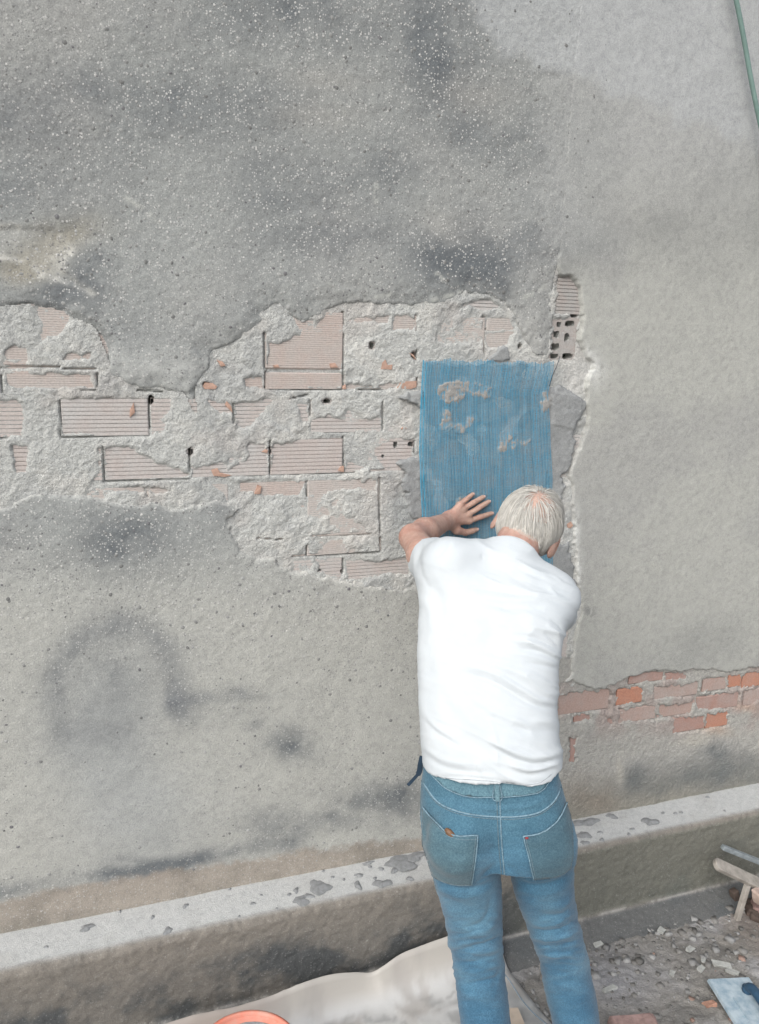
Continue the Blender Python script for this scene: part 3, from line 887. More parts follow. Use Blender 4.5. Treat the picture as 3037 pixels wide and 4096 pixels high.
# ================================================================== PLINTH, GROUND
def tube(pts, r, n=8, cap=True):
    P = np.asarray(pts, float)
    m = len(P)
    rr = np.broadcast_to(np.asarray(r, float), (m,))
    T = np.gradient(P, axis=0)
    T /= np.linalg.norm(T, axis=1)[:, None] + 1e-12
    ref = np.array((0.0, 0, 1)) if abs(T[0][2]) < .9 else np.array((1.0, 0, 0))
    V = []
    for k in range(m):
        a = np.cross(T[k], ref)
        a /= np.linalg.norm(a)
        b = np.cross(T[k], a)
        for j in range(n):
            t = 2 * math.pi * j / n
            V.append(P[k] + rr[k] * (math.cos(t) * a + math.sin(t) * b))
    F = []
    for k in range(m - 1):
        for j in range(n):
            F.append((k * n + j, k * n + (j + 1) % n, (k + 1) * n + (j + 1) % n, (k + 1) * n + j))
    if cap:
        F.append(tuple(range(n))[::-1])
        F.append(tuple((m - 1) * n + j for j in range(n)))
    return V, F


def spline(pts, n=40):
    P = np.asarray(pts, float)
    t = np.r_[0, np.cumsum(np.linalg.norm(np.diff(P, axis=0), axis=1))]
    tt = np.linspace(0, t[-1], n)
    out = np.empty((n, P.shape[1]))
    m = np.gradient(P, t, axis=0)
    for k, s in enumerate(tt):
        i = min(np.searchsorted(t, s, 'right') - 1, len(P) - 2)
        h = t[i + 1] - t[i]
        u = (s - t[i]) / h
        out[k] = (2 * u ** 3 - 3 * u ** 2 + 1) * P[i] + (u ** 3 - 2 * u ** 2 + u) * h * m[i] + (-2 * u ** 3 + 3 * u ** 2) * P[i + 1] + (u ** 3 - u ** 2) * h * m[i + 1]
    return out


def grid_faces(nx, ny):
    idx = np.arange(nx * ny).reshape(nx, ny)
    return np.stack([idx[:-1, :-1].ravel(), idx[1:, :-1].ravel(), idx[1:, 1:].ravel(), idx[:-1, 1:].ravel()], 1)


plinth = empty('wall_plinth', (1.0, -0.1, -0.1), 'grey cement plinth with a pale flat ledge along the foot of the wall', 'plinth')
prof = np.array([(0.03, 0.246), (-0.166, 0.232), (-0.179, 0.225), (-0.185, 0.212), (-0.190, -0.075), (-0.196, -0.088), (-0.207, -0.096), (-0.320, -0.122), (-0.38, -0.21)])
ps = np.r_[0, np.cumsum(np.linalg.norm(np.diff(prof, axis=0), axis=1))]
ss = np.arange(0, ps[-1], 0.005)
py_ = np.interp(ss, ps, prof[:, 0])
pzz = np.interp(ss, ps, prof[:, 1])
pxs = np.concatenate([np.arange(-3, -0.64, 0.1), np.arange(-0.64, 3.2, 0.006), np.arange(3.2, 9.2, 0.15)])
PX, PS = np.meshgrid(pxs, ss, indexing='ij')
Yp = np.broadcast_to(py_, PX.shape).copy()
Zp = np.broadcast_to(pzz, PX.shape).copy()
ny_ = np.gradient(pzz)
nz_ = -np.gradient(py_)
nl = np.hypot(ny_, nz_)
ny_, nz_ = ny_ / nl, nz_ / nl
a1 = fbm(PX, PS, 0.06, 301, 4)
a2 = fbm(PX, PS, 0.016, 311, 3)
a3 = fbm(PX, PS, 0.4, 321, 3)
isled = sstep(ps[1] + 0.012, ps[1] - 0.02, PS)
isedge = np.exp(-((PS - ps[2]) / 0.014) ** 2) + np.exp(-((PS - ps[5]) / 0.012) ** 2)
dsp = (1 - isled) * (0.0035 * a1 + 0.0022 * a2) + isled * (0.0007 * a1 + 0.0004 * a2) + 0.006 * a3 + isedge * (0.004 * a1 + 0.003 * a2)
Yp += dsp * ny_
Zp += dsp * nz_
tP = np.empty(PX.shape + (3,))
tP[:] = (0.20, 0.185, 0.163)
face = sstep(ps[2], ps[3], PS) * sstep(ps[5] + .005, ps[4], PS)
dkP = np.clip(0.1 + 1.8 * fbm(PX, PS, 0.16, 331, 5, .62), 0, 1)
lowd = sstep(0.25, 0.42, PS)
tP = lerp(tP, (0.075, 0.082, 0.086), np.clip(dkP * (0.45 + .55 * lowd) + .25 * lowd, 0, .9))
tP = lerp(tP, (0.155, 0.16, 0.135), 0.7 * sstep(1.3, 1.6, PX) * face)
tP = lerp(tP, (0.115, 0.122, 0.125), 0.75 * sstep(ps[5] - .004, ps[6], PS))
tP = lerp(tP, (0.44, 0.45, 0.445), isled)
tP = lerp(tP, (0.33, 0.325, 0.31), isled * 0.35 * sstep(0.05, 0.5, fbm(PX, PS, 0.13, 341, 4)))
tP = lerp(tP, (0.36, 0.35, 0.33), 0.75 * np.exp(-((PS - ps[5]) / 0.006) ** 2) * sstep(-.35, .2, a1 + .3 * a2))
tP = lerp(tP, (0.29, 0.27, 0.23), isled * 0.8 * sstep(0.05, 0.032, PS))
VP = np.stack([PX, Yp, Zp], -1).reshape(-1, 3)
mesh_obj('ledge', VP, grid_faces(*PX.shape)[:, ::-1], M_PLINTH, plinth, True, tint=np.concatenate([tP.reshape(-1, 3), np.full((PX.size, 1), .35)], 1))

M_WET = simple_mat('wet_mortar', (0.26, 0.27, 0.275), 0.75, 0.14, 60, 0.6, 0.003, 0.3)
SPL = [(1274, 3545, 50, 33), (1212, 3621, 40, 22), (1234, 3581, 22, 12), (1600, 3447, 65, 35), (1542, 3556, 36, 20), (1437, 3501, 18, 8), (1432, 3538, 16, 18), (1185, 3561, 12, 14),
       (1157, 3578, 9, 8), (1473, 3456, 22, 8), (1524, 3476, 12, 8), (1579, 3480, 18, 12), (1012, 3614, 12, 10), (743, 3625, 14, 10), (348, 3711, 30, 14), (672, 3717, 20, 14),
       (185, 3787, 10, 7), (611, 3669, 9, 8), (2601, 3284, 36, 18), (2344, 3290, 58, 20), (2336, 3338, 26, 20), (2444, 3266, 22, 16), (2530, 3313, 10, 6), (2537, 3352, 9, 6), (2350, 3378, 18, 10),
       (2415, 3362, 12, 7), (2401, 3327, 10, 6), (2652, 3252, 8, 5), (2702, 3252, 8, 5), (2725, 3249, 7, 5), (1045, 3582, 7, 6), (1110, 3640, 7, 6), (1290, 3480, 7, 5), (1330, 3510, 7, 5), (1376, 3518, 6, 5), (480, 3640, 6, 5), (2830, 3190, 8, 5), (2900, 3240, 6, 4), (1500, 3512, 9, 6), (1480, 3470, 7, 6), (920, 3560, 8, 6), (960, 3678, 9, 6), (1655, 3420, 40, 22), (1640, 3510, 14, 10)]
for (cx, cy, rx, ry) in SPL:
    c = ptz(cx, cy, 0.239)
    
    sx = zdist(c) / FPX * rx
    sy = zdist(c) / FPX * ry * 1.3
    c[1] = np.clip(c[1], -0.160 + sy * .9, -0.015 - sy * .9) if sy < .06 else -0.09
    z0 = 0.246 + (c[1] - 0.03) * (0.246 - 0.232) / 0.196
    nseg, nr = 18, 4
    V = []
    ph = rng.uniform(0, 6.28, 5)
    for k in range(nr):
        t = k / (nr - 1)
        for j in range(nseg):
            a = 2 * math.pi * j / nseg
            wob = 1 + 0.22 * math.sin(2 * a + ph[0]) + 0.16 * math.sin(3 * a + ph[1]) + 0.12 * math.sin(5 * a + ph[2])
            V.append((t * sx * wob * math.cos(a), t * sy * wob * math.sin(a), (0.0035 + .002 * rng.random()) * (1 - t ** 3) - 0.001 * t))
    F = [(k * nseg + j, (k + 1) * nseg + j, (k + 1) * nseg + (j + 1) % nseg, k * nseg + (j + 1) % nseg) for k in range(nr - 1) for j in range(nseg)]
    o = mesh_obj('mortar_splat', V, F, M_WET, None)
    o.location = (c[0], c[1], z0 + 0.0015)
    o.matrix_world = Matrix.Translation(o.location)
    o.parent = plinth
    o.matrix_parent_inverse = plinth.matrix_world.inverted()


def ground_h(x, y):
    b = np.interp(y, [-3.5, -0.95, -0.6, -0.36, -0.2], [-0.03, -0.03, -0.078, -0.124, -0.13])
    near = sstep(-3.2, -1.6, y) * sstep(-2.5, -1.4, x) * sstep(4.5, 3.2, x)
    return b + near * (0.010 * fbm(x, y, 0.25, 401, 3) + 0.0075 * fbm(x, y, 0.06, 411, 3) + 0.004 * vnoise(x, y, 0.016, 421))


gxs = np.concatenate([[-60, -30, -12, -6], np.arange(-3, -0.8, 0.12), np.arange(-0.8, 3.3, 0.008), np.arange(3.3, 5.3, 0.12), [8, 14, 30, 60]])
gys = np.concatenate([[-60, -30, -14, -8, -5], np.arange(-3.2, -1.4, 0.1), np.arange(-1.4, -0.22, 0.008), [-0.21]])
QX, QY = np.meshgrid(gxs, gys, indexing='ij')
QZ = ground_h(QX, QY)
qu, qv = proj(np.stack([QX, QY, QZ], -1))
tG = np.empty(QX.shape + (3,))
tG[:] = (0.25, 0.24, 0.222)
tG = lerp(tG, (0.38, 0.38, 0.385), 0.8 * sstep(-0.05, 0.45, fbm(QX, QY, 0.18, 431, 4)))
tG = lerp(tG, (0.15, 0.147, 0.14), 0.65 * sstep(0.1, 0.5, fbm(QX, QY, 0.13, 441, 4)))
g1 = np.exp(-(((qu - 2450) / 200) ** 2 + ((qv - 3920) / 130) ** 2)) * (qv > 3000)
tG = lerp(tG, (0.34, 0.345, 0.37), 0.6 * g1)
tG = lerp(tG, (0.23, 0.19, 0.165), 0.5 * sstep(2.15, 2.45, QX))
ground = mesh_obj('ground', np.stack([QX, QY, QZ], -1).reshape(-1, 3), grid_faces(*QX.shape), M_GROUND, None, True,
                  tint=np.concatenate([tG.reshape(-1, 3), np.full((QX.size, 1), .2)], 1))
ground['kind'] = 'structure'


def chunk(r, seed, flat=0.6, n=1):
    g = np.random.default_rng(seed)
    V = np.array([(x, y, z) for x in (-1, 1) for y in (-1, 1) for z in (-1, 1)], float)
    V += g.uniform(-0.35, 0.35, V.shape)
    V *= np.asarray(r) * np.array((1, 1, flat))
    F = [(0, 1, 3, 2), (4, 6, 7, 5), (0, 4, 5, 1), (2, 3, 7, 6), (0, 2, 6, 4), (1, 5, 7, 3)]
    return V, F


# fine rubble scattered on the ground
RV, RF, RC = [], [], []
for k in range(1000):
    x, y = random.uniform(1.27, 2.9), -0.3 - 0.8 * random.random() ** 1.2
    r = min(0.0025 + random.gammavariate(1.2, 0.0032), 0.015)
    V, F = chunk((r, r * random.uniform(.5, 1), r), 5000 + k, .6)
    a = random.uniform(0, 6.28)
    ca, sa = math.cos(a), math.sin(a)
    V = np.stack([V[:, 0] * ca - V[:, 1] * sa + x, V[:, 0] * sa + V[:, 1] * ca + y, V[:, 2]], 1)
    V[:, 2] += float(ground_h(np.array([x]), np.array([y]))[0]) + r * 0.12
    b = len(RV) * 8
    RV.append(V)
    RF += [tuple(i + b for i in f) for f in F]
    t = random.random()
    c = (0.29, 0.29, 0.285) if t < .6 else ((0.20, 0.195, 0.185) if t < .97 else (0.34, 0.24, 0.2))
    RC.append(np.tile(np.array(c) * random.uniform(.7, 1.25), (8, 1)))
rub = mesh_obj('rubble', np.concatenate(RV), np.array(RF), M_PEB, None, False, tint=np.concatenate(RC))
tag(rub, 'small crumbs of mortar and brick littering the ground', 'rubble', kind='stuff')


def place_mesh(name, V, F, mat, loc, rotz=0.0, rot=None, label=None, cat=None, group=None, smooth=False, parent=None):
    o = mesh_obj(name, V, F, mat, None, smooth)
    o.location = [float(v) for v in loc]
    o.rotation_euler = rot if rot else (0, 0, rotz)
    tag(o, label, cat, group)
    if parent:
        mw = Matrix.Translation(o.location) @ o.rotation_euler.to_matrix().to_4x4()
        o.parent = parent
        o.matrix_parent_inverse = parent.matrix_world.inverted()
    return o


def subdiv_chunk(r, seed, flat):
    V, F = chunk(r, seed, flat)
    me = bpy.data.meshes.new('tmp')
    me.from_pydata([tuple(v) for v in V], [], F)
    import bmesh
    bm_ = bmesh.new()
    bm_.from_mesh(me)
    bmesh.ops.bevel(bm_, geom=bm_.edges[:], offset=min(r) * 0.22, segments=1, affect='EDGES')
    bmesh.ops.triangulate(bm_, faces=bm_.faces[:])
    bmesh.ops.subdivide_edges(bm_, edges=bm_.edges[:], cuts=1)
    g = np.random.default_rng(seed)
    for v in bm_.verts:
        v.co += Vector(g.uniform(-1, 1, 3) * min(r) * 0.07)
    V = [tuple(v.co) for v in bm_.verts]
    bm_.verts.index_update()
    F = [tuple(v.index for v in f.verts) for f in bm_.faces]
    bm_.free()
    bpy.data.meshes.remove(me)
    return V, F


M_PALE = simple_mat('pale_mortar_lump', (0.42, 0.43, 0.41), 0.95, 0.12, 60, .6, .003, .1)
M_BRICKF = simple_mat('brick_fragment_clay', (0.46, 0.27, 0.20), 0.95, 0.15, 60, .6, .003, .1)
M_REDF = simple_mat('dusty_red_clay', (0.36, 0.25, 0.23), 0.95, 0.15, 50, .6, .003, .1)


def frag(px, py, r, mat, rotz, label, cat, seed, flat=.6, name='mortar_fragment'):
    c = ptz(px, py, -0.075)
    z = float(ground_h(np.array([c[0]]), np.array([c[1]]))[0])
    c = ptz(px, py, z)
    V, F = subdiv_chunk(r, seed, flat)
    return place_mesh(name, V, F, mat, (c[0], c[1], z + r[2] * flat * .7), rotz, label=label, cat=cat)


frag(2890, 3865, (0.034, 0.012, 0.012), M_PALE, -0.55, 'long pale mortar chip on the rubble above the trowel', 'mortar chip', 1)
frag(2932, 3893, (0.022, 0.010, 0.010), M_PALE, -0.9, 'bent lower end piece of pale mortar touching the long chip', 'mortar chip', 2)
frag(2802, 3878, (0.013, 0.010, 0.010), M_PALE, 0.3, 'small round pale mortar lump left of the long chip', 'mortar lump', 3)
frag(2815, 3848, (0.011, 0.009, 0.009), M_PALE, 0.9, 'smaller pale lump just above the round mortar lump', 'mortar lump', 4)
frag(2760, 3800, (0.017, 0.011, 0.008), M_PALE, 0.2, 'flat pale chip lying farther up the rubble', 'mortar chip', 5)
frag(2688, 3895, (0.012, 0.010, 0.008), M_PALE, 0.7, 'angular pale stone beside the dusty grey patch', 'stone', 6)
frag(2842, 4022, (0.022, 0.013, 0.012), M_BRICKF, -0.1, 'small orange brick chip left of the blue trowel plate', 'brick chip', 7, name='brick_fragment')
frag(2545, 4118, (0.085, 0.045, 0.03), M_REDF, -0.25, 'dusty red brick piece on the ground right of the legs', 'brick piece', 8, name='brick_fragment')
frag(2645, 3728, (0.014, 0.012, 0.010), M_PALE, 0.4, 'pale crumb at the foot of the plinth footing', 'mortar lump', 9)
frag(2390, 3783, (0.018, 0.010, 0.010), M_PALE, 0.1, 'pale crumb beside the right trouser leg', 'mortar lump', 10)
frag(2440, 3958, (0.026, 0.010, 0.008), M_PALE, 0.1, 'flat pale flake near the right trouser knee', 'mortar chip', 11)

# beige board seen between the legs
M_BOARD = simple_mat('beige_board', (0.52, 0.44, 0.36), 0.8, 0.08, 25, .3, .001, .2)
c = ptz(2075, 4170, -0.05)
b4 = [ptz(2030, 4032, -0.045), ptz(2072, 4030, -0.045), ptz(2200, 4330, -0.03), ptz(1990, 4330, -0.03)]
cc = np.mean(b4, 0)
V = [p - cc for p in b4] + [p - cc - (0, 0, 0.014) for p in b4]
F = [(3, 2, 1, 0), (4, 5, 6, 7), (0, 1, 5, 4), (1, 2, 6, 5), (2, 3, 7, 6), (3, 0, 4, 7)]
place_mesh('board_offcut', V, F, M_BOARD, cc, label='beige board offcut on the ground between the legs', cat='board')

# thin cord
cp = spline([ptz(1990, 3880, -0.085), ptz(2025, 3915, -0.08), ptz(2052, 3955, -0.078), ptz(2080, 4000, -0.073), ptz(2130, 4060, -.068), ptz(2200, 4120, -.066)], 40)
cp[:, 2] += 0.012
V, F = tube(cp - cp[0], 0.0025, 6)
M_CORD = simple_mat('grey_cord', (0.22, 0.28, 0.33), 0.6, .1, 30, .1, .001)
place_mesh('cord', V, F, M_CORD, cp[0], label='thin grey blue cord on the rubble between the legs', cat='cord', smooth=True)

# ---------------- pale plastic sheet curling up against the plinth
te = spline(np.array([(560, 4140), (700, 4090), (1000, 4018), (1150, 3965), (1250, 3925), (1330, 3902), (1420, 3893), (1500, 3892), (1530, 3874), (1590, 3830), (1690, 3785), (1800, 3748), (1900, 3722), (2000, 3715)], float), 110)
yk = np.interp(te[:, 0], [560, 1000, 1450, 1520, 1600, 2000], [-0.31, -0.275, -0.255, -0.258, -0.245, -0.238])
TE = np.array([pt(a, b, y) for (a, b), y in zip(te, yk)])
nv = 60
SV = np.empty((len(TE), nv, 3))
sx_ = TE[:, 0]
for j in range(nv):
    s = j / (nv - 1) * 0.72
    k = np.clip(s / 0.11, 0, 1)
    gz = ground_h(sx_, np.full_like(sx_, -0.5)) * 0 + np.interp(TE[:, 1] - s, [-0.95, -0.6, -0.36], [-0.024, -0.068, -0.112])
    drop = (1 - (1 - k) ** 2.2)
    zt = np.maximum(TE[:, 2], gz + 0.004)
    SV[:, j, 0] = sx_ + 0.02 * s * np.sin(sx_ * 5)
    SV[:, j, 1] = TE[:, 1] - s * (0.55 + 0.45 * k)
    SV[:, j, 2] = zt * (1 - drop) + gz * drop
SV[:, :, 2] += 0.006 + (0.006 * np.sin(SV[:, :, 0] * 19 + 3 * np.sin(SV[:, :, 1] * 9)) + 0.010 * fbm(SV[:, :, 0], SV[:, :, 1], 0.16, 501, 3)) * np.linspace(0.2, 1, nv)[None]
SV[:, :, 2] += (0.004 * fbm(SV[:, :, 0], SV[:, :, 1], 0.05, 503, 3) + 0.010 * ((1 - np.abs(fbm(SV[:, :, 0] + SV[:, :, 1] * .6, SV[:, :, 1], 0.14, 505, 2))) ** 6 - .2)) * np.linspace(0.35, 1, nv)[None]
uu, vv = SV[:, :, 0], np.broadcast_to(np.linspace(0, .72, nv), SV.shape[:2])
tSh = np.empty(SV.shape)
tSh[:] = (0.54, 0.545, 0.54)
tSh = lerp(tSh, (0.40, 0.375, 0.335), 0.8 * sstep(0.09, 0.03, vv))  # shade of the upturned back edge painted into the sheet colour
stv = vv + 0.05 * fbm(uu, vv * 4, 0.25, 511, 4) + 0.03 * fbm(uu * 3, vv, 0.06, 521, 3)
g_ = np.clip(np.exp(-((stv - 0.125) / 0.014) ** 2) + sstep(0.20 - .05 * 1, 0.19, stv), 0, 1) * sstep(0.3, .6, uu)
g_ *= sstep(-.35, .0, fbm(uu * 2.2, vv, 0.1, 531, 4))
tSh = lerp(tSh, (0.33, 0.335, 0.335), 0.85 * g_)
su_, sv_ = proj(SV)
tSh = lerp(tSh, (0.30, 0.265, 0.24), 0.75 * sstep(1180, 1040, su_))  # bucket's brownish reflection and shade painted into the left end
tSh = lerp(tSh, (0.36, 0.34, 0.32), 0.65 * sstep(-0.1, 0.4, fbm(uu, vv, 0.12, 551, 5, .65)))
msh, nt_, b_ = new_mat('milky_plastic_sheet')
at_ = N(nt_, 'ShaderNodeAttribute', attribute_name='tint')
nt_.links.new(at_.outputs['Color'], b_.inputs['Base Color'])
b_.inputs['Roughness'].default_value = 0.38
b_.inputs['Specular IOR Level'].default_value = 0.4
bump(nt_, b_, noise(nt_, obj_coord(nt_), 40, 4), 0.15, 0.004)
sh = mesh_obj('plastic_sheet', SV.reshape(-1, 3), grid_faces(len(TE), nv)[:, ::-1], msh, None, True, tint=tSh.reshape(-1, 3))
so = sh.modifiers.new('thick', 'SOLIDIFY')
so.thickness = 0.0018
tag(sh, 'pale milky plastic sheet smeared with mortar curling up against the plinth', 'plastic sheet')

# ---------------- orange bucket
def lathe(prof_, n=48):
    V, F = [], []
    for (r, z) in prof_:
        for j in range(n):
            a = 2 * math.pi * j / n
            V.append((r * math.cos(a), r * math.sin(a), z))
    for k in range(len(prof_) - 1):
        for j in range(n):
            F.append((k * n + j, k * n + (j + 1) % n, (k + 1) * n + (j + 1) % n, (k + 1) * n + j))
    return V, F


M_BUCK = simple_mat('orange_plastic', (0.60, 0.185, 0.125), 0.6, 0.06, 20, .2, .001, .35, col2=(0.52, 0.27, 0.21))
far = ptz(1022, 4040, 0.185)
RB = 0.155
bc = far + np.array((-FW[0], -FW[1], 0)) / np.hypot(FW[0], FW[1]) * RB
bz = float(ground_h(np.array([bc[0]]), np.array([bc[1]]))[0])
buck = empty('bucket', (bc[0], bc[1], bz), 'orange plastic bucket cut off by the bottom edge, beside the plastic sheet', 'bucket')
Hb = 0.185 - bz
V, F = lathe([(0.001, 0.004), (0.105, 0.004), (0.112, 0.012), (RB - 0.008, Hb - 0.012), (RB - 0.011, Hb - 0.012), (0.108, 0.014), (0.001, 0.012)])
o = mesh_obj('bucket_shell', np.array(V) + (bc[0], bc[1], bz), F, M_BUCK, buck)
V, F = lathe([(RB - 0.011, Hb - 0.02), (RB - 0.010, Hb - 0.002), (RB - 0.004, Hb + 0.001), (RB + 0.004, Hb - 0.003), (RB + 0.005, Hb - 0.014), (RB - 0.004, Hb - 0.022)])
o = mesh_obj('bucket_rim', np.array(V) + (bc[0], bc[1], bz), F, M_BUCK, buck)
V, F = lathe([(0.001, 0.165), (0.06, 0.163), (0.11, 0.160), (0.134, 0.166), (RB - 0.016, Hb - 0.028)], 48)
V = np.array(V)
V[:, 2] += 0.008 * fbm(V[:, 0], V[:, 1], .05, 541, 3)
o = mesh_obj('mortar_fill', V + (bc[0], bc[1], bz), F, M_WET, buck)
hp = [np.array((math.cos(a) * (RB + .004), math.sin(a) * (RB + .004), Hb - .012 - 0.10 * math.sin((a - .4) / 2.34 * math.pi / 1.0 * .5 + 0) ** 2)) for a in np.linspace(3.6, 5.9, 24)]
V, F = tube(hp, 0.0025, 6)
o = mesh_obj('bucket_handle', np.array(V) + (bc[0], bc[1], bz), F, simple_mat('wire', (.35, .35, .35), .4, metallic=.9), buck)

# ---------------- mason's float lower right
q0, q1, q2 = ptz(2828, 3925, -0.045), ptz(2995, 3917, -0.045), ptz(2910, 4110, -0.040)
ax = q1 - q0
wd = np.linalg.norm(ax[:2])
ax /= np.linalg.norm(ax)
ay = q2 - q0
ay -= ax * (ay @ ax)
ay /= np.linalg.norm(ay)
az = np.cross(ay, ax)
if az[2] < 0: az = -az
flo = empty('plastering_float', q0, 'pale blue grey plastering float with dark blue handle in the lower right corner', 'plastering float')


def local_box(x0, x1, y0, y1, z0, z1, bev=0.003):
    V = []
    for z in (z0, z1):
        i = bev if z == z1 else 0
        for (a, b) in ((x0 + i, y0 + i), (x1 - i, y0 + i), (x1 - i, y1 - i), (x0 + i, y1 - i)):
            V.append(q0 + ax * a + ay * b + az * z)
    return V, [(3, 2, 1, 0), (4, 5, 6, 7), (0, 1, 5, 4), (1, 2, 6, 5), (2, 3, 7, 6), (3, 0, 4, 7)]


M_FLOAT = simple_mat('float_plate_plastic', (0.42, 0.50, 0.55), 0.5, 0.1, 28, .4, .001, .4, col2=(0.24, 0.33, 0.40))
M_HAND = simple_mat('dark_blue_handle', (0.035, 0.085, 0.15), 0.5, 0.15, 40, .3, .001, .4)
V, F = local_box(0, wd, 0, 0.30, 0, 0.012)
mesh_obj('plate', V, F, M_FLOAT, flo, False)
hb = [q0 + ax * (wd * .72) + ay * t + az * (0.012 + 0.040 * (1 - (2 * (t - 0.06) / 0.2 - 1) ** 6)) for t in np.linspace(0.06, 0.26, 24)]
V, F = tube(hb, 0.0165, 12)
mesh_obj('grip', V, F, M_HAND, flo)
for t in (0.065, 0.255):
    V, F = tube([q0 + ax * (wd * .72) + ay * t + az * 0.008, q0 + ax * (wd * .72) + ay * t + az * 0.03], 0.018, 10)
    mesh_obj('grip_foot', V, F, M_HAND, flo)
V, F = local_box(wd * .30, wd * .33, 0.09, 0.28, 0.0125, 0.0165, .001)
mesh_obj('rib', V, F, M_FLOAT, flo, False)

# ---------------- scrap leaning at the far right
M_STEEL = simple_mat('zinc_bar', (0.30, 0.34, 0.36), 0.55, 0.18, 40, .3, .001, .4, metallic=.3)
M_WOODP = simple_mat('pale_plank', (0.36, 0.335, 0.30), 0.85, 0.2, 18, .5, .002, .2)
M_WOODD = simple_mat('dark_damp_wood', (0.13, 0.10, 0.085), 0.85, 0.25, 22, .5, .002, .2)


def bar(name, A, B, w, t, mat, label, cat, up=(0, 0, 1), round_end=False, parent=None):
    A, B = np.asarray(A, float), np.asarray(B, float)
    d = B - A
    L = np.linalg.norm(d)
    d /= L
    s = np.cross(d, up)
    s /= np.linalg.norm(s)
    u = np.cross(s, d)
    outl = []
    if round_end:
        for a in np.linspace(-math.pi / 2, math.pi / 2, 9):
            outl.append((w * .35 - w * .35 * math.cos(a), w / 2 * math.sin(a)))
    else:
        outl += [(0, -w / 2), (0, w / 2)]
    outl += [(L, w / 2), (L, -w / 2)]
    n = len(outl)
    V = [d * a + s * b + u * (t / 2) for a, b in outl] + [d * a + s * b - u * (t / 2) for a, b in outl]
    F = [tuple(range(n))[::-1], tuple(range(n, 2 * n))] + [(k, (k + 1) % n, n + (k + 1) % n, n + k) for k in range(n)]
    o = place_mesh(name, V, F, mat, A, label=label, cat=cat)
    bv = o.modifiers.new('bevel', 'BEVEL')
    bv.width = min(w, t) * .12
    bv.segments = 2
    return o


bar('metal_bar', pt(2890, 3388, -0.25), pt(3200, 3512, -0.33), 0.022, 0.02, M_STEEL, 'grey metal bar lying across the scrap at the right edge', 'metal bar')
bar('wooden_plank', pt(2858, 3452, -0.28), pt(3140, 3585, -0.36), 0.052, 0.02, M_WOODP, 'short pale plank with rounded end below the metal bar', 'plank', up=(0, -.45, .9), round_end=True)
bar('wooden_post', pt(2935, 3560, -0.26), pt(2985, 3820, -0.30), 0.030, 0.03, M_WOODD, 'thin dark damp post propping the pale plank', 'post', up=(0, -1, .1))
bar('wooden_post', pt(3010, 3600, -0.30), pt(3022, 3900, -0.36), 0.045, 0.04, M_WOODD, 'thick dark damp post at the right edge of the picture', 'post', up=(0, -1, .1))
bar('wooden_post', pt(2990, 3540, -0.34), pt(2930, 3740, -0.36), 0.022, 0.02, M_WOODP, 'weathered grey stick leaning between the dark posts', 'stick', up=(0, -1, .1))
for k, (a, b, y, r) in enumerate([(2965, 3640, -0.28, .03), (3020, 3700, -0.30, .045), (2985, 3760, -0.34, .03), (3040, 3790, -0.36, .05), (2950, 3700, -.25, .022), (3000, 3830, -.38, .025), (3055, 3650, -.25, .05)]):
    V, F = subdiv_chunk((r, r * .7, r * .6), 300 + k, .9)
    q = pt(a, b, y)
    gq = float(ground_h(np.array([q[0]]), np.array([q[1]]))[0])
    place_mesh('debris_lump', V, F, M_REDF if k in (0, 3, 6) else M_WOODD, q if k in (0, 1, 4, 6) else (q[0], q[1], max(q[2], gq + r * .4)), random.uniform(0, 3), label=['reddish debris lump just below the rounded plank end', 'large dark lump under the pale plank at the right edge', 'dark lump beside the foot of the weathered stick', 'reddish block low at the right edge above the float', 'small dark lump left of the weathered stick', 'dark lump lowest in the debris heap', 'dusty red lump half hidden at the far right edge'][k], cat='debris', group='lumps of the debris heap at the right edge')
V, F = subdiv_chunk((0.05, 0.03, 0.03), 77, 0.8)
place_mesh('brick_fragment', V, F, simple_mat('pinkish_clay', (0.46, 0.36, 0.31), .9, .1, 40), pt(3050, 3580, -0.37), 0.3, label='pinkish brick lump lying on the posts at the right edge', cat='brick piece')

# ---------------- green hose hanging in front of the wall at the right
hp = spline([pt(2915, -120, -0.05), pt(2945, 0, -0.05), pt(2975, 150, -0.05), pt(3005, 320, -0.052), pt(3038, 480, -0.055), pt(3085, 680, -0.06), pt(3180, 1000, -0.07)], 60)
V, F = tube(hp - hp[0], 0.0082, 10)
place_mesh('hose', V, F, simple_mat('green_hose_rubber', (0.17, 0.26, 0.235), 0.6, .08, 30, .1, .001, .3), hp[0], label='thin green hose slanting down the wall at the top right corner', cat='hose', smooth=True)

# ================================================================== BLUE MESH
def net_xy(s, t):
    """s across 0..1, t down 0..1 -> photo px on the wall"""
    L = np.interp(t, [0, .05, .25, .4, .66, 1.0], [1686, 1682, 1673, 1672, 1683, 1690])
    Rr = np.interp(t, [0, .03, .13, .26, .5, 1.0], [2204, 2202, 2180, 2186, 2197, 2200])
    topv = 1440 + 12 * s + 4 * np.sin(s * 23) + 3 * np.sin(s * 57)
    return L + (Rr - L) * s, topv + t * (2370 - 1450)


def net_point(s, t, lift=0.0):
    u, v = net_xy(s, t)
    d = FW[None] + ((u - PW / 2) / FPX)[:, None] * RT[None] - ((v - PH / 2) / FPX)[:, None] * UP[None]
    P = CAM[None] + d * ((0 - CAM[1]) / d[:, 1])[:, None]
    h = grid_sample(netbase, P[:, 0], P[:, 2]) + lift
    P[:, 1] = -h
    return P


NV_, NF_, NT_ = [], [], []
nb = 0


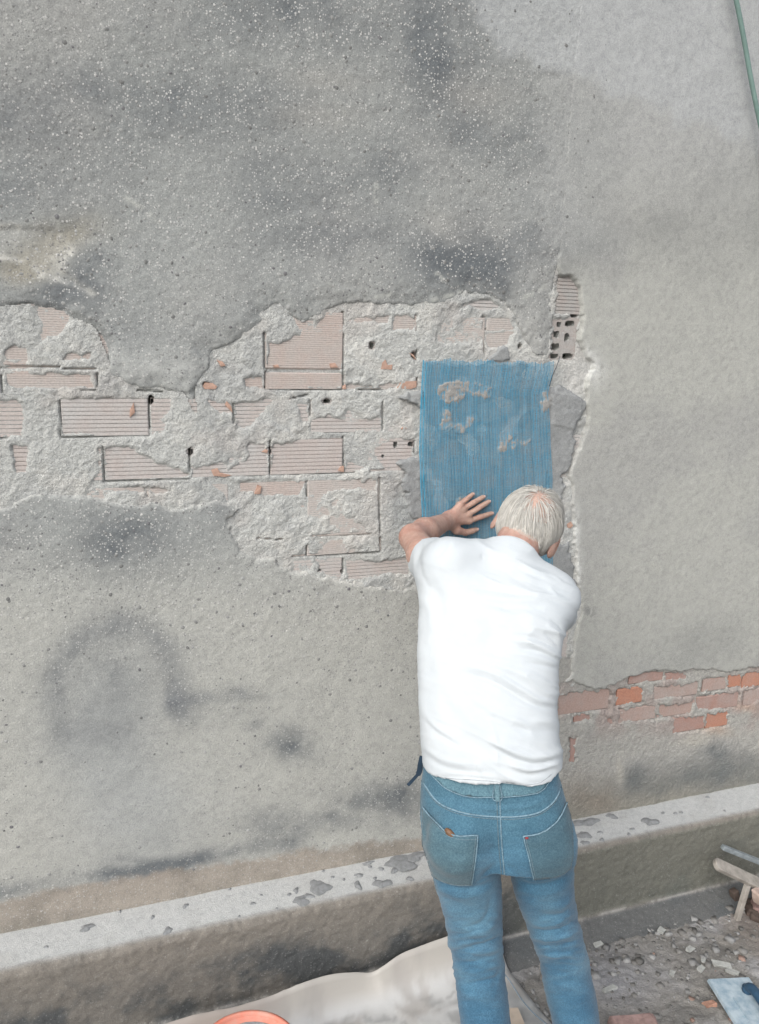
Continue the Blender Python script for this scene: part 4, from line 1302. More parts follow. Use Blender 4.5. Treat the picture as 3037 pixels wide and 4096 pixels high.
def ribbon(P, w, dirv, tone, hgt=0.0008):
    global nb
    n = len(P)
    dv = np.asarray(dirv, float)
    V = np.concatenate([P - dv * w / 2, P + np.array((0, -hgt, 0)), P + dv * w / 2])
    i = np.arange(n - 1)
    F = np.concatenate([np.stack([i, i + 1, n + i + 1, n + i], 1), np.stack([n + i, n + i + 1, 2 * n + i + 1, 2 * n + i], 1)]) + nb
    NV_.append(V)
    NF_.append(F)
    NT_.append(np.tile(np.array(tone), (len(V), 1)))
    nb += len(V)


NVV = 44
tt = np.linspace(0, 1, 260)
for k in range(NVV):
    s0 = k / (NVV - 1)
    j = rng.uniform(-.0025, .0025)
    ss_ = s0 + j + 0.002 * np.sin(tt * 9 + k * .4) + 0.0012 * np.sin(tt * 31 + k)
    t0 = rng.uniform(-0.008, 0.004)
    ribbon(net_point(ss_, tt * (1 - t0) + t0, 0.0014), 0.0027 if k not in (0, 1) else 0.0040, (1, 0, 0), np.array((0.045, 0.25, 0.40)) * rng.uniform(.75, 1.2) if k > 1 else (0.03, 0.30, 0.48))
    if k < NVV - 1:
        ribbon(net_point(ss_ + 0.5 / (NVV - 1), tt, 0.0006), 0.0016, (1, 0, 0), np.array((0.12, 0.31, 0.43)) * rng.uniform(.85, 1.15))
s_ = np.linspace(-0.004, 1.004, 190)
for k in range(168):
    t0 = (k + rng.uniform(-.12, .12)) / 167
    ribbon(net_point(s_, t0 + 0.0008 * np.sin(s_ * 30 + k), 0.0004), 0.0016, (0, 0, 1), np.array((0.11, 0.32, 0.455)) * rng.uniform(.85, 1.15))
mnet, nt_, b_ = new_mat('blue_glass_fibre')
at_ = N(nt_, 'ShaderNodeAttribute', attribute_name='tint')
f_ = noise(nt_, obj_coord(nt_), 25, 5)
c_ = mix(nt_, at_.outputs['Color'], (0.34, 0.40, 0.43), ramp(nt_, f_, [(.42, (.05, .05, .05)), (.72, (.42, .42, .42))]))
nt_.links.new(c_, b_.inputs['Base Color'])
b_.inputs['Roughness'].default_value = 0.45
net = mesh_obj('reinforcing_mesh', np.concatenate(NV_), np.concatenate(NF_), mnet, None, True, tint=np.concatenate(NT_))
tag(net, 'rectangle of blue plaster reinforcing mesh pressed into wet mortar on the wall', 'plaster mesh')
# loose wire at the top right corner of the mesh
lw = spline([pt(2198, 1545, -0.03), pt(2212, 1500, -0.035), pt(2228, 1462, -0.03), pt(2236, 1440, -0.012), pt(2240, 1425, -.004)], 20)
V, F = tube(lw - lw[0], 0.0014, 6)
place_mesh('wire', V, F, simple_mat('dark_wire', (.07, .08, .09), .6), lw[0], label='short dark wire poking from the broken brick beside the mesh corner', cat='wire', smooth=True)

# ================================================================== PERSON
def sdf_mesh(fn, lo, hi, h, block=8):
    lo = np.asarray(lo, float)
    nb_ = np.ceil((np.asarray(hi) - lo) / (h * block)).astype(int)
    nn = nb_ * block + 1
    Fv = np.full(nn, 1.0, np.float32)
    bc_ = np.stack(np.meshgrid(*[np.arange(k) for k in nb_], indexing='ij'), -1).reshape(-1, 3)
    ctr = lo + (bc_ + 0.5) * block * h
    dc = fn(ctr)
    rad = block * h * 0.9
    off = np.stack(np.meshgrid(*[np.arange(block + 1)] * 3, indexing='ij'), -1).reshape(-1, 3)
    for b, d in zip(bc_[dc < -rad], dc[dc < -rad]):
        s = b * block
        Fv[s[0]:s[0] + block + 1, s[1]:s[1] + block + 1, s[2]:s[2] + block + 1] = -1.0
    act = bc_[np.abs(dc) <= rad * 1.35]
    for i0 in range(0, len(act), 600):
        A = act[i0:i0 + 600]
        I = (A[:, None, :] * block + off[None]).reshape(-1, 3)
        Fv[I[:, 0], I[:, 1], I[:, 2]] = fn(lo + I * h)
    S = Fv < 0
    c = [S[i:nn[0] - 1 + i, j:nn[1] - 1 + j, k:nn[2] - 1 + k] for i in (0, 1) for j in (0, 1) for k in (0, 1)]
    anyS = np.zeros_like(c[0])
    allS = np.ones_like(c[0])
    for q in c:
        anyS |= q
        allS &= q
    cell = np.argwhere(anyS & ~allS)
    vid = np.full(anyS.shape, -1, np.int32)
    vid[cell[:, 0], cell[:, 1], cell[:, 2]] = np.arange(len(cell))
    acc = np.zeros((len(cell), 3))
    cnt = np.zeros(len(cell))
    corners = np.array([(i, j, k) for i in (0, 1) for j in (0, 1) for k in (0, 1)])
    for a in range(8):
        for ax_ in range(3):
            if corners[a][ax_]: continue
            b = corners[a].copy()
            b[ax_] = 1
            pa = cell + corners[a]
            pb = cell + b
            fa = Fv[pa[:, 0], pa[:, 1], pa[:, 2]]
            fb = Fv[pb[:, 0], pb[:, 1], pb[:, 2]]
            m = (fa < 0) != (fb < 0)
            t = np.where(m, fa / np.where(m, fa - fb, 1), 0)
            acc += np.where(m[:, None], pa + t[:, None] * (pb - pa), 0)
            cnt += m
    V = lo + acc / cnt[:, None] * h
    faces = []
    for ax_ in range(3):
        u_, v_ = (ax_ + 1) % 3, (ax_ + 2) % 3
        sl0 = [slice(None)] * 3
        sl1 = [slice(None)] * 3
        sl0[ax_] = slice(0, -1)
        sl1[ax_] = slice(1, None)
        s0, s1 = S[tuple(sl0)], S[tuple(sl1)]
        E_ = np.argwhere(s0 != s1)
        ok = (E_[:, u_] > 0) & (E_[:, v_] > 0) & (E_[:, u_] < nn[u_] - 1) & (E_[:, v_] < nn[v_] - 1)
        E_ = E_[ok]
        fl = s0[E_[:, 0], E_[:, 1], E_[:, 2]]
        q = []
        for du, dv in ((1, 1), (0, 1), (0, 0), (1, 0)):
            p = E_.copy()
            p[:, u_] -= du
            p[:, v_] -= dv
            q.append(vid[p[:, 0], p[:, 1], p[:, 2]])
        q = np.stack(q, 1)
        q[~fl] = q[~fl][:, ::-1]
        faces.append(q)
    Fq = np.concatenate(faces)
    return V, Fq[(Fq >= 0).all(1)]


def smooth_mesh(V, F, it=2, lam=0.5):
    Ed = np.concatenate([F[:, [0, 1]], F[:, [1, 2]], F[:, [2, 3]], F[:, [3, 0]]])
    for _ in range(it):
        for l in (lam, -lam * 0.95):
            s = np.zeros_like(V)
            n = np.zeros(len(V))
            np.add.at(s, Ed[:, 0], V[Ed[:, 1]])
            np.add.at(n, Ed[:, 0], 1)
            np.add.at(s, Ed[:, 1], V[Ed[:, 0]])
            np.add.at(n, Ed[:, 1], 1)
            V = V + l * (s / np.maximum(n, 1)[:, None] - V)
    return V


def normals(V, F):
    n = np.cross(V[F[:, 2]] - V[F[:, 0]], V[F[:, 3]] - V[F[:, 1]])
    N_ = np.zeros_like(V)
    for k in range(4):
        np.add.at(N_, F[:, k], n)
    return N_ / (np.linalg.norm(N_, axis=1)[:, None] + 1e-12)


def smin(a, b, k):
    h = np.clip(0.5 + 0.5 * (b - a) / k, 0, 1)
    return b * (1 - h) + a * h - k * h * (1 - h)


def smax(a, b, k): return -smin(-a, -b, k)


def cap(P, a, b, ra, rb):
    a = np.asarray(a)
    b = np.asarray(b)
    e_ = b - a
    t = np.clip((P - a) @ e_ / (e_ @ e_), 0, 1)
    return np.linalg.norm(P - a - t[:, None] * e_, axis=1) - (ra + (rb - ra) * t)


def ell(P, c, axes, r):
    q = (P - c) @ np.stack(axes, 1) / np.asarray(r)
    k0 = np.linalg.norm(q, axis=1)
    k1 = np.linalg.norm(q / np.asarray(r), axis=1)
    return k0 * (k0 - 1) / (k1 + 1e-9)


BA = R(30)
BE = np.array((math.cos(BA), -math.sin(BA), 0))
BF = np.array((math.sin(BA), math.cos(BA), 0))
BZ = np.array((0, 0, 1.0))


def loft(secs, p=2.3):
    rows_ = []
    for (L, Rr, py, yc, b) in secs:
        c = pt((L + Rr) / 2, py, yc)
        a = (Rr - L) / 2 * zdist(c) / FPX
        rows_.append((c[2], c[0], c[1], a, b))
    rows_.sort()
    A = np.array(rows_)
    # densify smoothly
    zz = np.linspace(A[0, 0], A[-1, 0], 90)
    Q = np.stack([np.interp(zz, A[:, 0], A[:, k]) for k in range(1, 5)], 1)
    ker = np.array([1, 2, 3, 4, 3, 2, 1.0])
    ker /= ker.sum()
    Qp = np.pad(Q, ((3, 3), (0, 0)), mode='reflect', reflect_type='odd')
    Q = np.stack([np.convolve(Qp[:, k], ker, 'valid') for k in range(4)], 1)
    z0, z1 = A[0, 0], A[-1, 0]

    def f(P):
        z = P[:, 2]
        cx = np.interp(z, zz, Q[:, 0])
        cy = np.interp(z, zz, Q[:, 1])
        a = np.interp(z, zz, Q[:, 2])
        b = np.interp(z, zz, Q[:, 3])
        dx = (P[:, 0] - cx) * BE[0] + (P[:, 1] - cy) * BE[1]
        dy = (P[:, 0] - cx) * BF[0] + (P[:, 1] - cy) * BF[1]
        nrm = (np.abs(dx / a) ** p + np.abs(dy / b) ** p) ** (1 / p)
        d = (nrm - 1) * np.minimum(a, b)
        return np.maximum(d, np.maximum(z0 - z, z - z1))
    return f


feet_z = -0.03
person = empty('person', pt(1990, 3350, -0.88) * np.array((1, 1, 0)) + np.array((0.05, 0, feet_z)),
               'person in white t-shirt and blue jeans seen from behind, left hand pressing the blue mesh', 'person')

# ---- skin
SHL, ELL, WRL = pt(1748, 2300, -0.55), pt(1652, 2150, -0.27), pt(1792, 2082, -0.052)
SHR, ELR, WRR = pt(2216, 2408, -0.73), pt(2236, 2458, -0.43), pt(2110, 2350, -0.16)
HC = pt(2112, 2110, -0.55)
HU = 0.40 * BE + 0.46 * BF + 0.78 * BZ
HU /= np.linalg.norm(HU)
HF = 0.80 * BF - 0.55 * BZ - 0.02 * BE
HF -= HU * (HF @ HU)
HF /= np.linalg.norm(HF)
HR = np.cross(HF, HU)
AX = (HR, HF, HU)
NB = pt(2045, 2235, -0.625)


def hp_(r, f, u): return HC + HR * r + HF * f + HU * u


def head_dir(px, py):
    """direction (local head axes) of the scalp point seen at a photo pixel"""
    o_ = CAM - HC
    d_ = ray(px, py)
    r = np.array((0.080, 0.100, 0.096)) + 0.008
    A0 = (np.array((o_ @ HR, o_ @ HF, o_ @ HU)) - np.array((0, -0.006, 0.018))) / r
    B0 = np.array((d_ @ HR, d_ @ HF, d_ @ HU)) / r
    a_, b_, c_ = B0 @ B0, 2 * A0 @ B0, A0 @ A0 - 1
    t = (-b_ - math.sqrt(max(b_ * b_ - 4 * a_ * c_, 0))) / (2 * a_)
    q = (A0 + t * B0) * r
    return q / np.linalg.norm(q)


PXM = zdist(pt(1880, 2060, 0)) / FPX


def finger_chain(web, tip, y):
    web, tip = np.array(web, float), np.array(tip, float)
    mcp = web - (tip - web) * 0.28
    return [pt(mcp[0], mcp[1], y[0])] + [pt(*(web + (tip - web) * t), yy) for t, yy in ((0.36, y[1]), (0.72, y[2]), (0.93, y[3]))]


FY = (-0.044, -0.040, -0.031, -0.027)
LH = [(finger_chain((1852, 2009), (1893, 1975), FY), (.0088, .0084, .0076, .0068)), (finger_chain((1870, 2025), (1938, 1985), FY), (.0098, .0093, .0083, .0074)),
      (finger_chain((1892, 2046), (1959, 2004), FY), (.0102, .0096, .0086, .0076)), (finger_chain((1897, 2076), (1971, 2052), FY), (.0100, .0095, .0086, .0076))]
LT = [pt(1826, 2120, -0.05), pt(1862, 2130, -0.040), pt(1888, 2124, -0.033), pt(1905, 2118, -0.028)]


def hand_sdf(P, wr, fingers, thumb):
    far = np.linalg.norm(P - wr, axis=1) - 0.02
    near = far < 0.24
    out = np.maximum(far - 0.18, 0.05)
    if near.any():
        out[near] = hand_core(P[near], wr, fingers, thumb)
    return out


def hand_core(P, wr, fingers, thumb):
    d = np.full(len(P), 9.0)
    fingers = [(ch, tuple(r * 1.08 for r in rr)) for ch, rr in fingers]
    for ch, rr in fingers:
        d = smin(d, cap(P, wr + (ch[0] - wr) * 0.15, ch[0], 0.0178, rr[0] * 1.25), 0.014)
    kn = []
    for ch, rr in fingers:
        f = cap(P, ch[0], ch[1], rr[0], rr[1])
        f = smin(f, cap(P, ch[1], ch[2], rr[1], rr[2]), 0.003)
        f = smin(f, cap(P, ch[2], ch[3], rr[2], rr[3]), 0.003)
        kn.append(f)
        # knuckle bump and tendon on the back of the hand
        d = smin(d, np.linalg.norm(P - (ch[0] + np.array((0, -0.004, 0))), axis=1) - rr[0] * 1.02, 0.006)
        d = smin(d, cap(P, wr + (ch[0] - wr) * 0.35 + np.array((0, -0.0135, 0)), ch[0] + np.array((0, -0.006, 0)), 0.0022, 0.003), 0.006)
    for f in kn:
        d = smin(d, f, 0.005)
    t = cap(P, wr + (thumb[0] - wr) * 0.3, thumb[0], 0.015, 0.0155)
    t = smin(t, cap(P, thumb[0], thumb[1], 0.0155, 0.0118), 0.006)
    t = smin(t, cap(P, thumb[1], thumb[2], 0.0118, 0.0108), 0.004)
    t = smin(t, cap(P, thumb[2], thumb[3], 0.0108, 0.0085), 0.004)
    return smin(d, t, 0.012)


# right hand pressed flat on the mesh in front of the chest
RH = []
for k, (dx, L_) in enumerate(((0.026, .95), (0.009, 1.08), (-0.009, 1.0), (-0.026, .8))):
    dr = np.array((-0.75 + dx * 3, 0, 0.62))
    dr /= np.linalg.norm(dr)
    sd_ = np.array((0.62, 0, 0.75))
    w0 = np.array((WRR[0], -0.06, WRR[2]))
    m0 = w0 + dr * 0.085 + sd_ * dx * .8
    m0[1] = -0.046
    RH.append(([m0] + [m0 + dr * 0.082 * L_ * t + np.array((0, yy, 0)) for t, yy in ((.45, .004), (.78, .012), (.98, .018))], (.0098, .0093, .0083, .0074)))
RTm = [WRR + np.array((-.01, .09, .045)), WRR + np.array((.0, .112, .075)), WRR + np.array((.004, .12, .095)), WRR + np.array((.006, .124, .105))]


def head_core(P):
    d = ell(P, hp_(0, -0.006, 0.018), AX, (0.080, 0.100, 0.096))
    d = smin(d, ell(P, hp_(0, 0.030, -0.060), AX, (0.060, 0.066, 0.066)), 0.03)
    d = smin(d, ell(P, hp_(0, 0.078, -0.092), AX, (0.026, 0.022, 0.02)), 0.025)           # chin
    d = smin(d, ell(P, hp_(0, 0.083, 0.024), AX, (0.052, 0.016, 0.014)), 0.015)            # brow
    for s in (-1, 1):
        d = smin(d, ell(P, hp_(s * 0.042, 0.068, -0.030), AX, (0.024, 0.022, 0.018)), 0.014)  # cheek
        d = smax(d, -ell(P, hp_(s * 0.031, 0.098, 0.004), AX, (0.017, 0.015, 0.010)), 0.008)  # eye socket
        d = smin(d, ell(P, hp_(s * 0.031, 0.080, 0.003), AX, (0.013, 0.0125, 0.0115)), 0.002)
        ear = ell(P, hp_(s * 0.092, 0.0, -0.018), (HR * .93 - HF * .36 * s * 1.0, HF * .93 + HR * .36 * s, HU), (0.0095, 0.023, 0.036))
        ear = smax(ear, -ell(P, hp_(s * 0.103, 0.005, -0.013), AX, (0.008, 0.012, 0.019)), 0.004)
        d = smin(d, ear, 0.006)
    d = smin(d, cap(P, hp_(0, 0.094, 0.014), hp_(0, 0.118, -0.026), 0.008, 0.0125), 0.01)   # nose
    d = smin(d, ell(P, hp_(0, 0.088, -0.056), AX, (0.023, 0.010, 0.0055)), 0.006)
    d = smin(d, ell(P, hp_(0, 0.087, -0.068), AX, (0.020, 0.010, 0.006)), 0.006)
    return d


def skin(P):
    far = np.linalg.norm(P - HC, axis=1)
    d = np.maximum(far - 0.15, 0.05)
    near = far < 0.24
    if near.any():
        d[near] = head_core(P[near])
    d = smin(d, cap(P, hp_(0, -0.030, -0.045), NB, 0.060, 0.062), 0.03)
    # arms
    sp = np.array((0, 0, 0.0))
    MU = SHL + (ELL - SHL) * .5
    a = cap(P, SHL, MU, 0.055, 0.050)
    a = smin(a, cap(P, MU, ELL, 0.050, 0.0405), 0.02)
    MF = ELL + (WRL - ELL) * .32
    f = cap(P, ELL, MF, 0.0405, 0.0435)
    f = smin(f, cap(P, MF, WRL, 0.0435, 0.0275), 0.02)
    a = smin(a, f, 0.02)
    side = np.array((0.36, 0, 0.93))
    a = smin(a, cap(P, WRL - side * 0.009, WRL + side * 0.009, 0.022, 0.022), 0.02)
    a = smin(a, hand_sdf(P, WRL, LH, LT), 0.015)
    b = cap(P, SHR, ELR, 0.050, 0.042)
    WR2 = np.array((WRR[0], -0.065, WRR[2]))
    b = smin(b, cap(P, ELR, WR2, 0.042, 0.028), 0.02)
    b = smin(b, hand_sdf(P, WR2, RH, [WR2 + np.array((-.03, .008, .04)), WR2 + np.array((-.02, .018, .072)), WR2 + np.array((-.008, .026, .092)), WR2 + np.array((0, .030, .104))]), .015)
    tr = cap(P, NB, pt(1985, 2420, -0.68), 0.06, 0.085)
    tr = smin(tr, cap(P, pt(1985, 2420, -0.68), pt(1965, 2900, -0.82), 0.09, 0.09), 0.05)
    tr = smin(tr, cap(P, SHL, SHR, 0.055, 0.055), 0.06)
    d = smin(d, tr, 0.03)
    d = smin(d, a, 0.02)
    return smin(d, b, 0.02)


lo = np.array((0.68, -1.0, 1.10))
hi = np.array((1.52, 0.0, 1.88))
V, F = sdf_mesh(skin, lo, hi, 0.0032)
V = smooth_mesh(V, F, 1)
Nn = normals(V, F)
# redness, paler fingers, pink scalp
dh = np.linalg.norm(V - HC, axis=1)
tK = np.empty((len(V), 3))
tK[:] = (0.445, 0.295, 0.24)
fing = sstep(0.03, 0.10, (V - WRL) @ ((LH[2][0][3] - WRL) / np.linalg.norm(LH[2][0][3] - WRL))) * (np.linalg.norm(V - WRL, axis=1) < .25)
tK = lerp(tK, (0.45, 0.315, 0.245), 0.6 * fing)
blot = fbm(V[:, 0] + V[:, 1] * .7, V[:, 2] + V[:, 1] * .5, 0.03, 601, 4)
tK = lerp(tK, (0.37, 0.185, 0.14), 0.6 * np.clip(blot + .15, 0, 1))
tK = lerp(tK, (0.42, 0.20, 0.17), 0.6 * sstep(0.03, 0.0, (V - HC) @ HU + 0.09) * (dh < .2))
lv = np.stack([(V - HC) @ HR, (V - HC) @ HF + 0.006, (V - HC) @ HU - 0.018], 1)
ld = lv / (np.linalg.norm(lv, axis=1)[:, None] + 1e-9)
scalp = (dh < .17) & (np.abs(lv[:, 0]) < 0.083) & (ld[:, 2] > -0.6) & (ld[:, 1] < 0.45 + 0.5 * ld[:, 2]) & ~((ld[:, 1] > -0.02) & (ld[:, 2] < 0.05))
tK = lerp(tK, (0.44, 0.40, 0.35), 0.75 * scalp)  # hair-coloured scalp, dimmed to paint in shade beneath the strands
bdir = head_dir(2180, 2008)
tK = lerp(tK, (0.49, 0.34, 0.28), 0.95 * sstep(0.95, 0.55, np.arccos(np.clip(ld @ bdir, -1, 1))) * (dh < .17))
tK = lerp(tK, (0.38, 0.18, 0.15), 0.5 * np.exp(-(np.linalg.norm(V - ELL, axis=1) / .05) ** 2))
mk, nt_, b_ = new_mat('skin')
at_ = N(nt_, 'ShaderNodeAttribute', attribute_name='tint')
co_ = obj_coord(nt_)
f_ = noise(nt_, co_, 55, 6, .65)
nt_.links.new(mix(nt_, at_.outputs['Color'], ramp(nt_, f_, [(.3, (.82, .76, .75)), (.7, (1.1, 1.1, 1.1))]), .8, 'MULTIPLY'), b_.inputs['Base Color'])
b_.inputs['Roughness'].default_value = 0.55
b_.inputs['Specular IOR Level'].default_value = 0.35
b_.inputs['Subsurface Weight'].default_value = 0.12
b_.inputs['Subsurface Radius'].default_value = (0.01, 0.004, 0.002)
wv = noise(nt_, co_, 130, 5, .6)
vr_ = N(nt_, 'ShaderNodeTexVoronoi', feature='DISTANCE_TO_EDGE')
vr_.inputs['Scale'].default_value = 85
nt_.links.new(co_, vr_.inputs['Vector'])
bb_ = bump(nt_, b_, wv, 0.7, 0.004)
bump(nt_, b_, ramp(nt_, vr_.outputs['Distance'], [(0, (0, 0, 0)), (.12, (1, 1, 1))]), 0.35, 0.0012, bb_)
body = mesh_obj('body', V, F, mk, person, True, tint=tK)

# nails
M_NAIL = simple_mat('nail', (0.58, 0.40, 0.34), 0.35, .05, 50, .05, .0005, .4)
for ch, rr in LH + [(LT, (0, 0, 0, .0085))]:
    tip, pre = np.array(ch[3]), np.array(ch[2])
    d_ = tip - pre
    d_ /= np.linalg.norm(d_)
    s_ = np.cross(d_, (0, -1, 0))
    s_ /= np.linalg.norm(s_)
    u_ = np.cross(s_, d_)
    if u_[1] > 0: u_ = -u_
    V, F = [], []
    for i in range(5):
        for j in range(5):
            a = (j - 2) / 2 * 0.9
            t = (i / 4 - 0.35) * 0.011
            V.append(tip + d_ * t + s_ * math.sin(a) * rr[3] * .86 + u_ * (math.cos(a) * (rr[3] + .0004) - (0.0012 if i == 4 else 0)))
    F = [(i * 5 + j, i * 5 + j + 1, (i + 1) * 5 + j + 1, (i + 1) * 5 + j) for i in range(4) for j in range(4)]
    mesh_obj('fingernail', V, F, M_NAIL, person)

# ---- jeans
PEL = loft([(1708, 2220, 2990, -0.855, 0.112), (1694, 2232, 3079, -0.865, 0.116), (1684, 2262, 3182, -0.875, 0.128), (1684, 2291, 3303, -0.885, 0.138), (1692, 2298, 3370, -0.885, 0.130)], 2.35)
LEGL = loft([(1700, 1996, 3330, -0.88, 0.112), (1718, 2002, 3440, -0.875, 0.110), (1745, 2006, 3545, -0.865, 0.098), (1768, 2007, 3624, -0.860, 0.093), (1788, 2011, 3714, -0.855, 0.086), (1806, 2010, 3805, -0.855, 0.080), (1819, 2019, 3900, -0.862, 0.078),
             (1833, 2034, 4017, -0.875, 0.079), (1845, 2043, 4096, -0.885, 0.079), (1870, 2065, 4300, -0.90, 0.074), (1895, 2075, 4500, -0.905, 0.068), (1915, 2095, 4720, -0.905, 0.072)], 2.15)
LEGR = loft([(2030, 2294, 3330, -0.885, 0.112), (2036, 2294, 3440, -0.885, 0.108), (2046, 2294, 3530, -0.88, 0.100), (2064, 2297, 3581, -0.875, 0.096), (2097, 2313, 3672, -0.87, 0.088), (2150, 2345, 3805, -0.868, 0.080), (2171, 2373, 3926, -0.872, 0.079),
             (2190, 2393, 4017, -0.88, 0.080), (2212, 2398, 4096, -0.885, 0.079), (2235, 2410, 4300, -0.90, 0.072), (2245, 2415, 4500, -0.905, 0.068), (2250, 2425, 4740, -0.905, 0.072)], 2.15)
BUT = [pt(1850, 3365, -0.955), pt(2160, 3365, -0.965)]


def jeans_f(P):
    d = PEL(P)
    d = smin(d, smin(LEGL(P), LEGR(P), 0.008), 0.022)
    for c in BUT:
        d = smin(d, ell(P, c, (BE, BF, BZ), (0.080, 0.060, 0.078)), 0.04)
    # cleft
    cl_ = cap(P, pt(1999, 3300, -1.075), pt(2012, 3500, -1.07), 0.055, 0.055)
    return smax(d, -cl_ * 1.0, 0.05)


def px_disp(V, Nn, strokes, facing=-0.05):
    """raise/sink the visible side of a garment along creases given in photo px: (polyline, width px, amplitude m)"""
    u, v = proj(V)
    view = (V - CAM)
    view /= np.linalg.norm(view, axis=1)[:, None]
    fc = sstep(0.12, -0.25, (Nn * view).sum(1))
    tot = np.zeros(len(V))
    for pl, w, a in strokes:
        p = spline(np.array(pl, float), 14)
        L = np.r_[0, np.cumsum(np.linalg.norm(np.diff(p, axis=0), axis=1))]
        m = (u > p[:, 0].min() - 3 * w) & (u < p[:, 0].max() + 3 * w) & (v > p[:, 1].min() - 3 * w) & (v < p[:, 1].max() + 3 * w)
        if not m.any(): continue
        um, vm = u[m], v[m]
        best = np.full(m.sum(), 1e9)
        par = np.zeros(m.sum())
        for k in range(len(p) - 1):
            e_ = p[k + 1] - p[k]
            t = np.clip(((um - p[k][0]) * e_[0] + (vm - p[k][1]) * e_[1]) / (e_ @ e_), 0, 1)
            d = np.hypot(um - p[k][0] - t * e_[0], vm - p[k][1] - t * e_[1])
            q = d < best
            best[q] = d[q]
            par[q] = (k + t[q]) / (len(p) - 1)
        tot[m] += a * np.exp(-(best / w) ** 2) * (0.25 + 0.75 * np.sin(np.pi * np.clip(par, 0, 1)) ** 0.6)
    return V + Nn * (tot * fc)[:, None]


lo = np.array((0.62, -1.15, 0.0))
hi = np.array((1.55, -0.62, 1.24))
V, F = sdf_mesh(jeans_f, lo, hi, 0.005)
V = smooth_mesh(V, F, 2)
Nn = normals(V, F)
JC = [([(1700, 3235), (1800, 3300), (1900, 3330)], 30, -0.003), ([(1720, 3500), (1800, 3548), (1900, 3555), (1985, 3520)], 17, -0.008), ([(1730, 3535), (1830, 3585), (1950, 3570)], 22, 0.005),
      ([(2050, 3520), (2130, 3545), (2230, 3530), (2290, 3490)], 16, -0.008), ([(2070, 3560), (2180, 3580), (2285, 3540)], 20, 0.004),
      ([(1985, 3560), (1990, 3640), (1970, 3700), (1900, 3740), (1830, 3740)], 18, 0.006), ([(1960, 3590), (1955, 3650), (1920, 3695), (1850, 3710)], 14, -0.005),
      ([(1815, 3800), (1880, 3790), (1960, 3770), (2008, 3740)], 11, -0.006), ([(1815, 3822), (1890, 3818), (1990, 3790)], 11, 0.006), ([(1822, 3850), (1900, 3846), (2005, 3810)], 11, -0.005), ([(1830, 3880), (1900, 3890), (1990, 3860)], 14, 0.0045),
      ([(1880, 3935), (1960, 3920), (2020, 3890)], 10, -0.004), ([(2010, 3850), (1985, 3920), (1960, 3990)], 14, -0.004), ([(1840, 3960), (1900, 3990), (1980, 3985)], 18, 0.003),
      ([(2110, 3690), (2200, 3700), (2300, 3650)], 12, 0.005), ([(2120, 3715), (2210, 3725), (2310, 3680)], 10, -0.006), ([(2130, 3745), (2220, 3755), (2320, 3715)], 11, 0.006), ([(2145, 3772), (2230, 3785), (2330, 3750)], 10, -0.005),
      ([(2160, 3810), (2240, 3822), (2340, 3790)], 13, 0.004), ([(2290, 3620), (2240, 3660), (2160, 3660)], 11, -0.004), ([(2170, 3880), (2260, 3900), (2350, 3870)], 14, -0.003), ([(2300, 3560), (2270, 3610), (2200, 3630)], 14, 0.004),
      ([(2200, 3990), (2290, 4010), (2380, 3985)], 16, 0.003), ([(2120, 3600), (2160, 3680), (2190, 3800)], 20, 0.004), ([(1990, 3450), (1940, 3500), (1900, 3545)], 14, -0.004), ([(2030, 3460), (2080, 3510), (2110, 3550)], 14, -0.004),
      ([(1700, 3170), (1800, 3215), (1960, 3235), (2120, 3225), (2230, 3160)], 10, 0.0022), ([(1890, 3205), (1990, 3222), (2090, 3212)], 9, -0.002)]
JC = [(pl, w * random.uniform(.55, .95), a * random.uniform(.45, 1.0)) for pl, w, a in JC]
V = px_disp(V, Nn, JC)
nz3 = fbm(V[:, 0] * 1.0 + V[:, 1], V[:, 2] * 1.6, 0.07, 611, 3)
uj, vj = proj(V)
knee = np.exp(-((vj - 3800) / 130) ** 2)
wr2 = fbm(uj * .5 - vj * .12, vj * 1.9 + uj * .2, 75, 617, 3, .5)
wr_ = fbm(uj * .55 + vj * .35, vj * 2.2 - uj * .25, 60, 615, 4, .6)
V = V + Nn * (0.0016 * nz3 + (0.0020 + 0.0035 * knee) * wr_ + (0.0008 + 0.0035 * knee) * ((1 - np.abs(wr2)) ** 4 - .35))[:, None]
u_, v_ = proj(V)
tJ = np.empty((len(V), 3))
tJ[:] = (0.045, 0.125, 0.205)
tJ = lerp(tJ, (0.066, 0.148, 0.200), 0.8 * sstep(3650, 3250, v_))
tJ = lerp(tJ, (0.085, 0.195, 0.285), 0.75 * sstep(0.0, .6, fbm(V[:, 0], V[:, 2], 0.12, 621, 4)))
tJ = lerp(tJ, (0.115, 0.225, 0.31), 0.55 * np.clip((1 - np.abs(wr2)) ** 4 * (0.25 + knee), 0, 1))
tJ = lerp(tJ, (0.10, 0.20, 0.27), 0.5 * np.clip(np.exp(-((u_ - 1880) / 70) ** 2 - ((v_ - 3640) / 120) ** 2) + np.exp(-((u_ - 2190) / 60) ** 2 - ((v_ - 3640) / 120) ** 2), 0, 1))
mj, nt_, b_ = new_mat('denim')
at_ = N(nt_, 'ShaderNodeAttribute', attribute_name='tint')
co_ = obj_coord(nt_)
f_ = noise(nt_, co_, 260, 4, .7)
f2_ = noise(nt_, co_, 18, 5, .6)
c_ = mix(nt_, at_.outputs['Color'], ramp(nt_, f_, [(.28, (.50, .56, .62)), (.5, (1, 1, 1)), (.72, (1.7, 1.55, 1.42))]), .85, 'MULTIPLY')
c_ = mix(nt_, c_, ramp(nt_, f2_, [(.3, (.82, .84, .86)), (.7, (1.14, 1.12, 1.1))]), .8, 'MULTIPLY')
nt_.links.new(c_, b_.inputs['Base Color'])
b_.inputs['Roughness'].default_value = 0.9
b_.inputs['Specular IOR Level'].default_value = 0.15
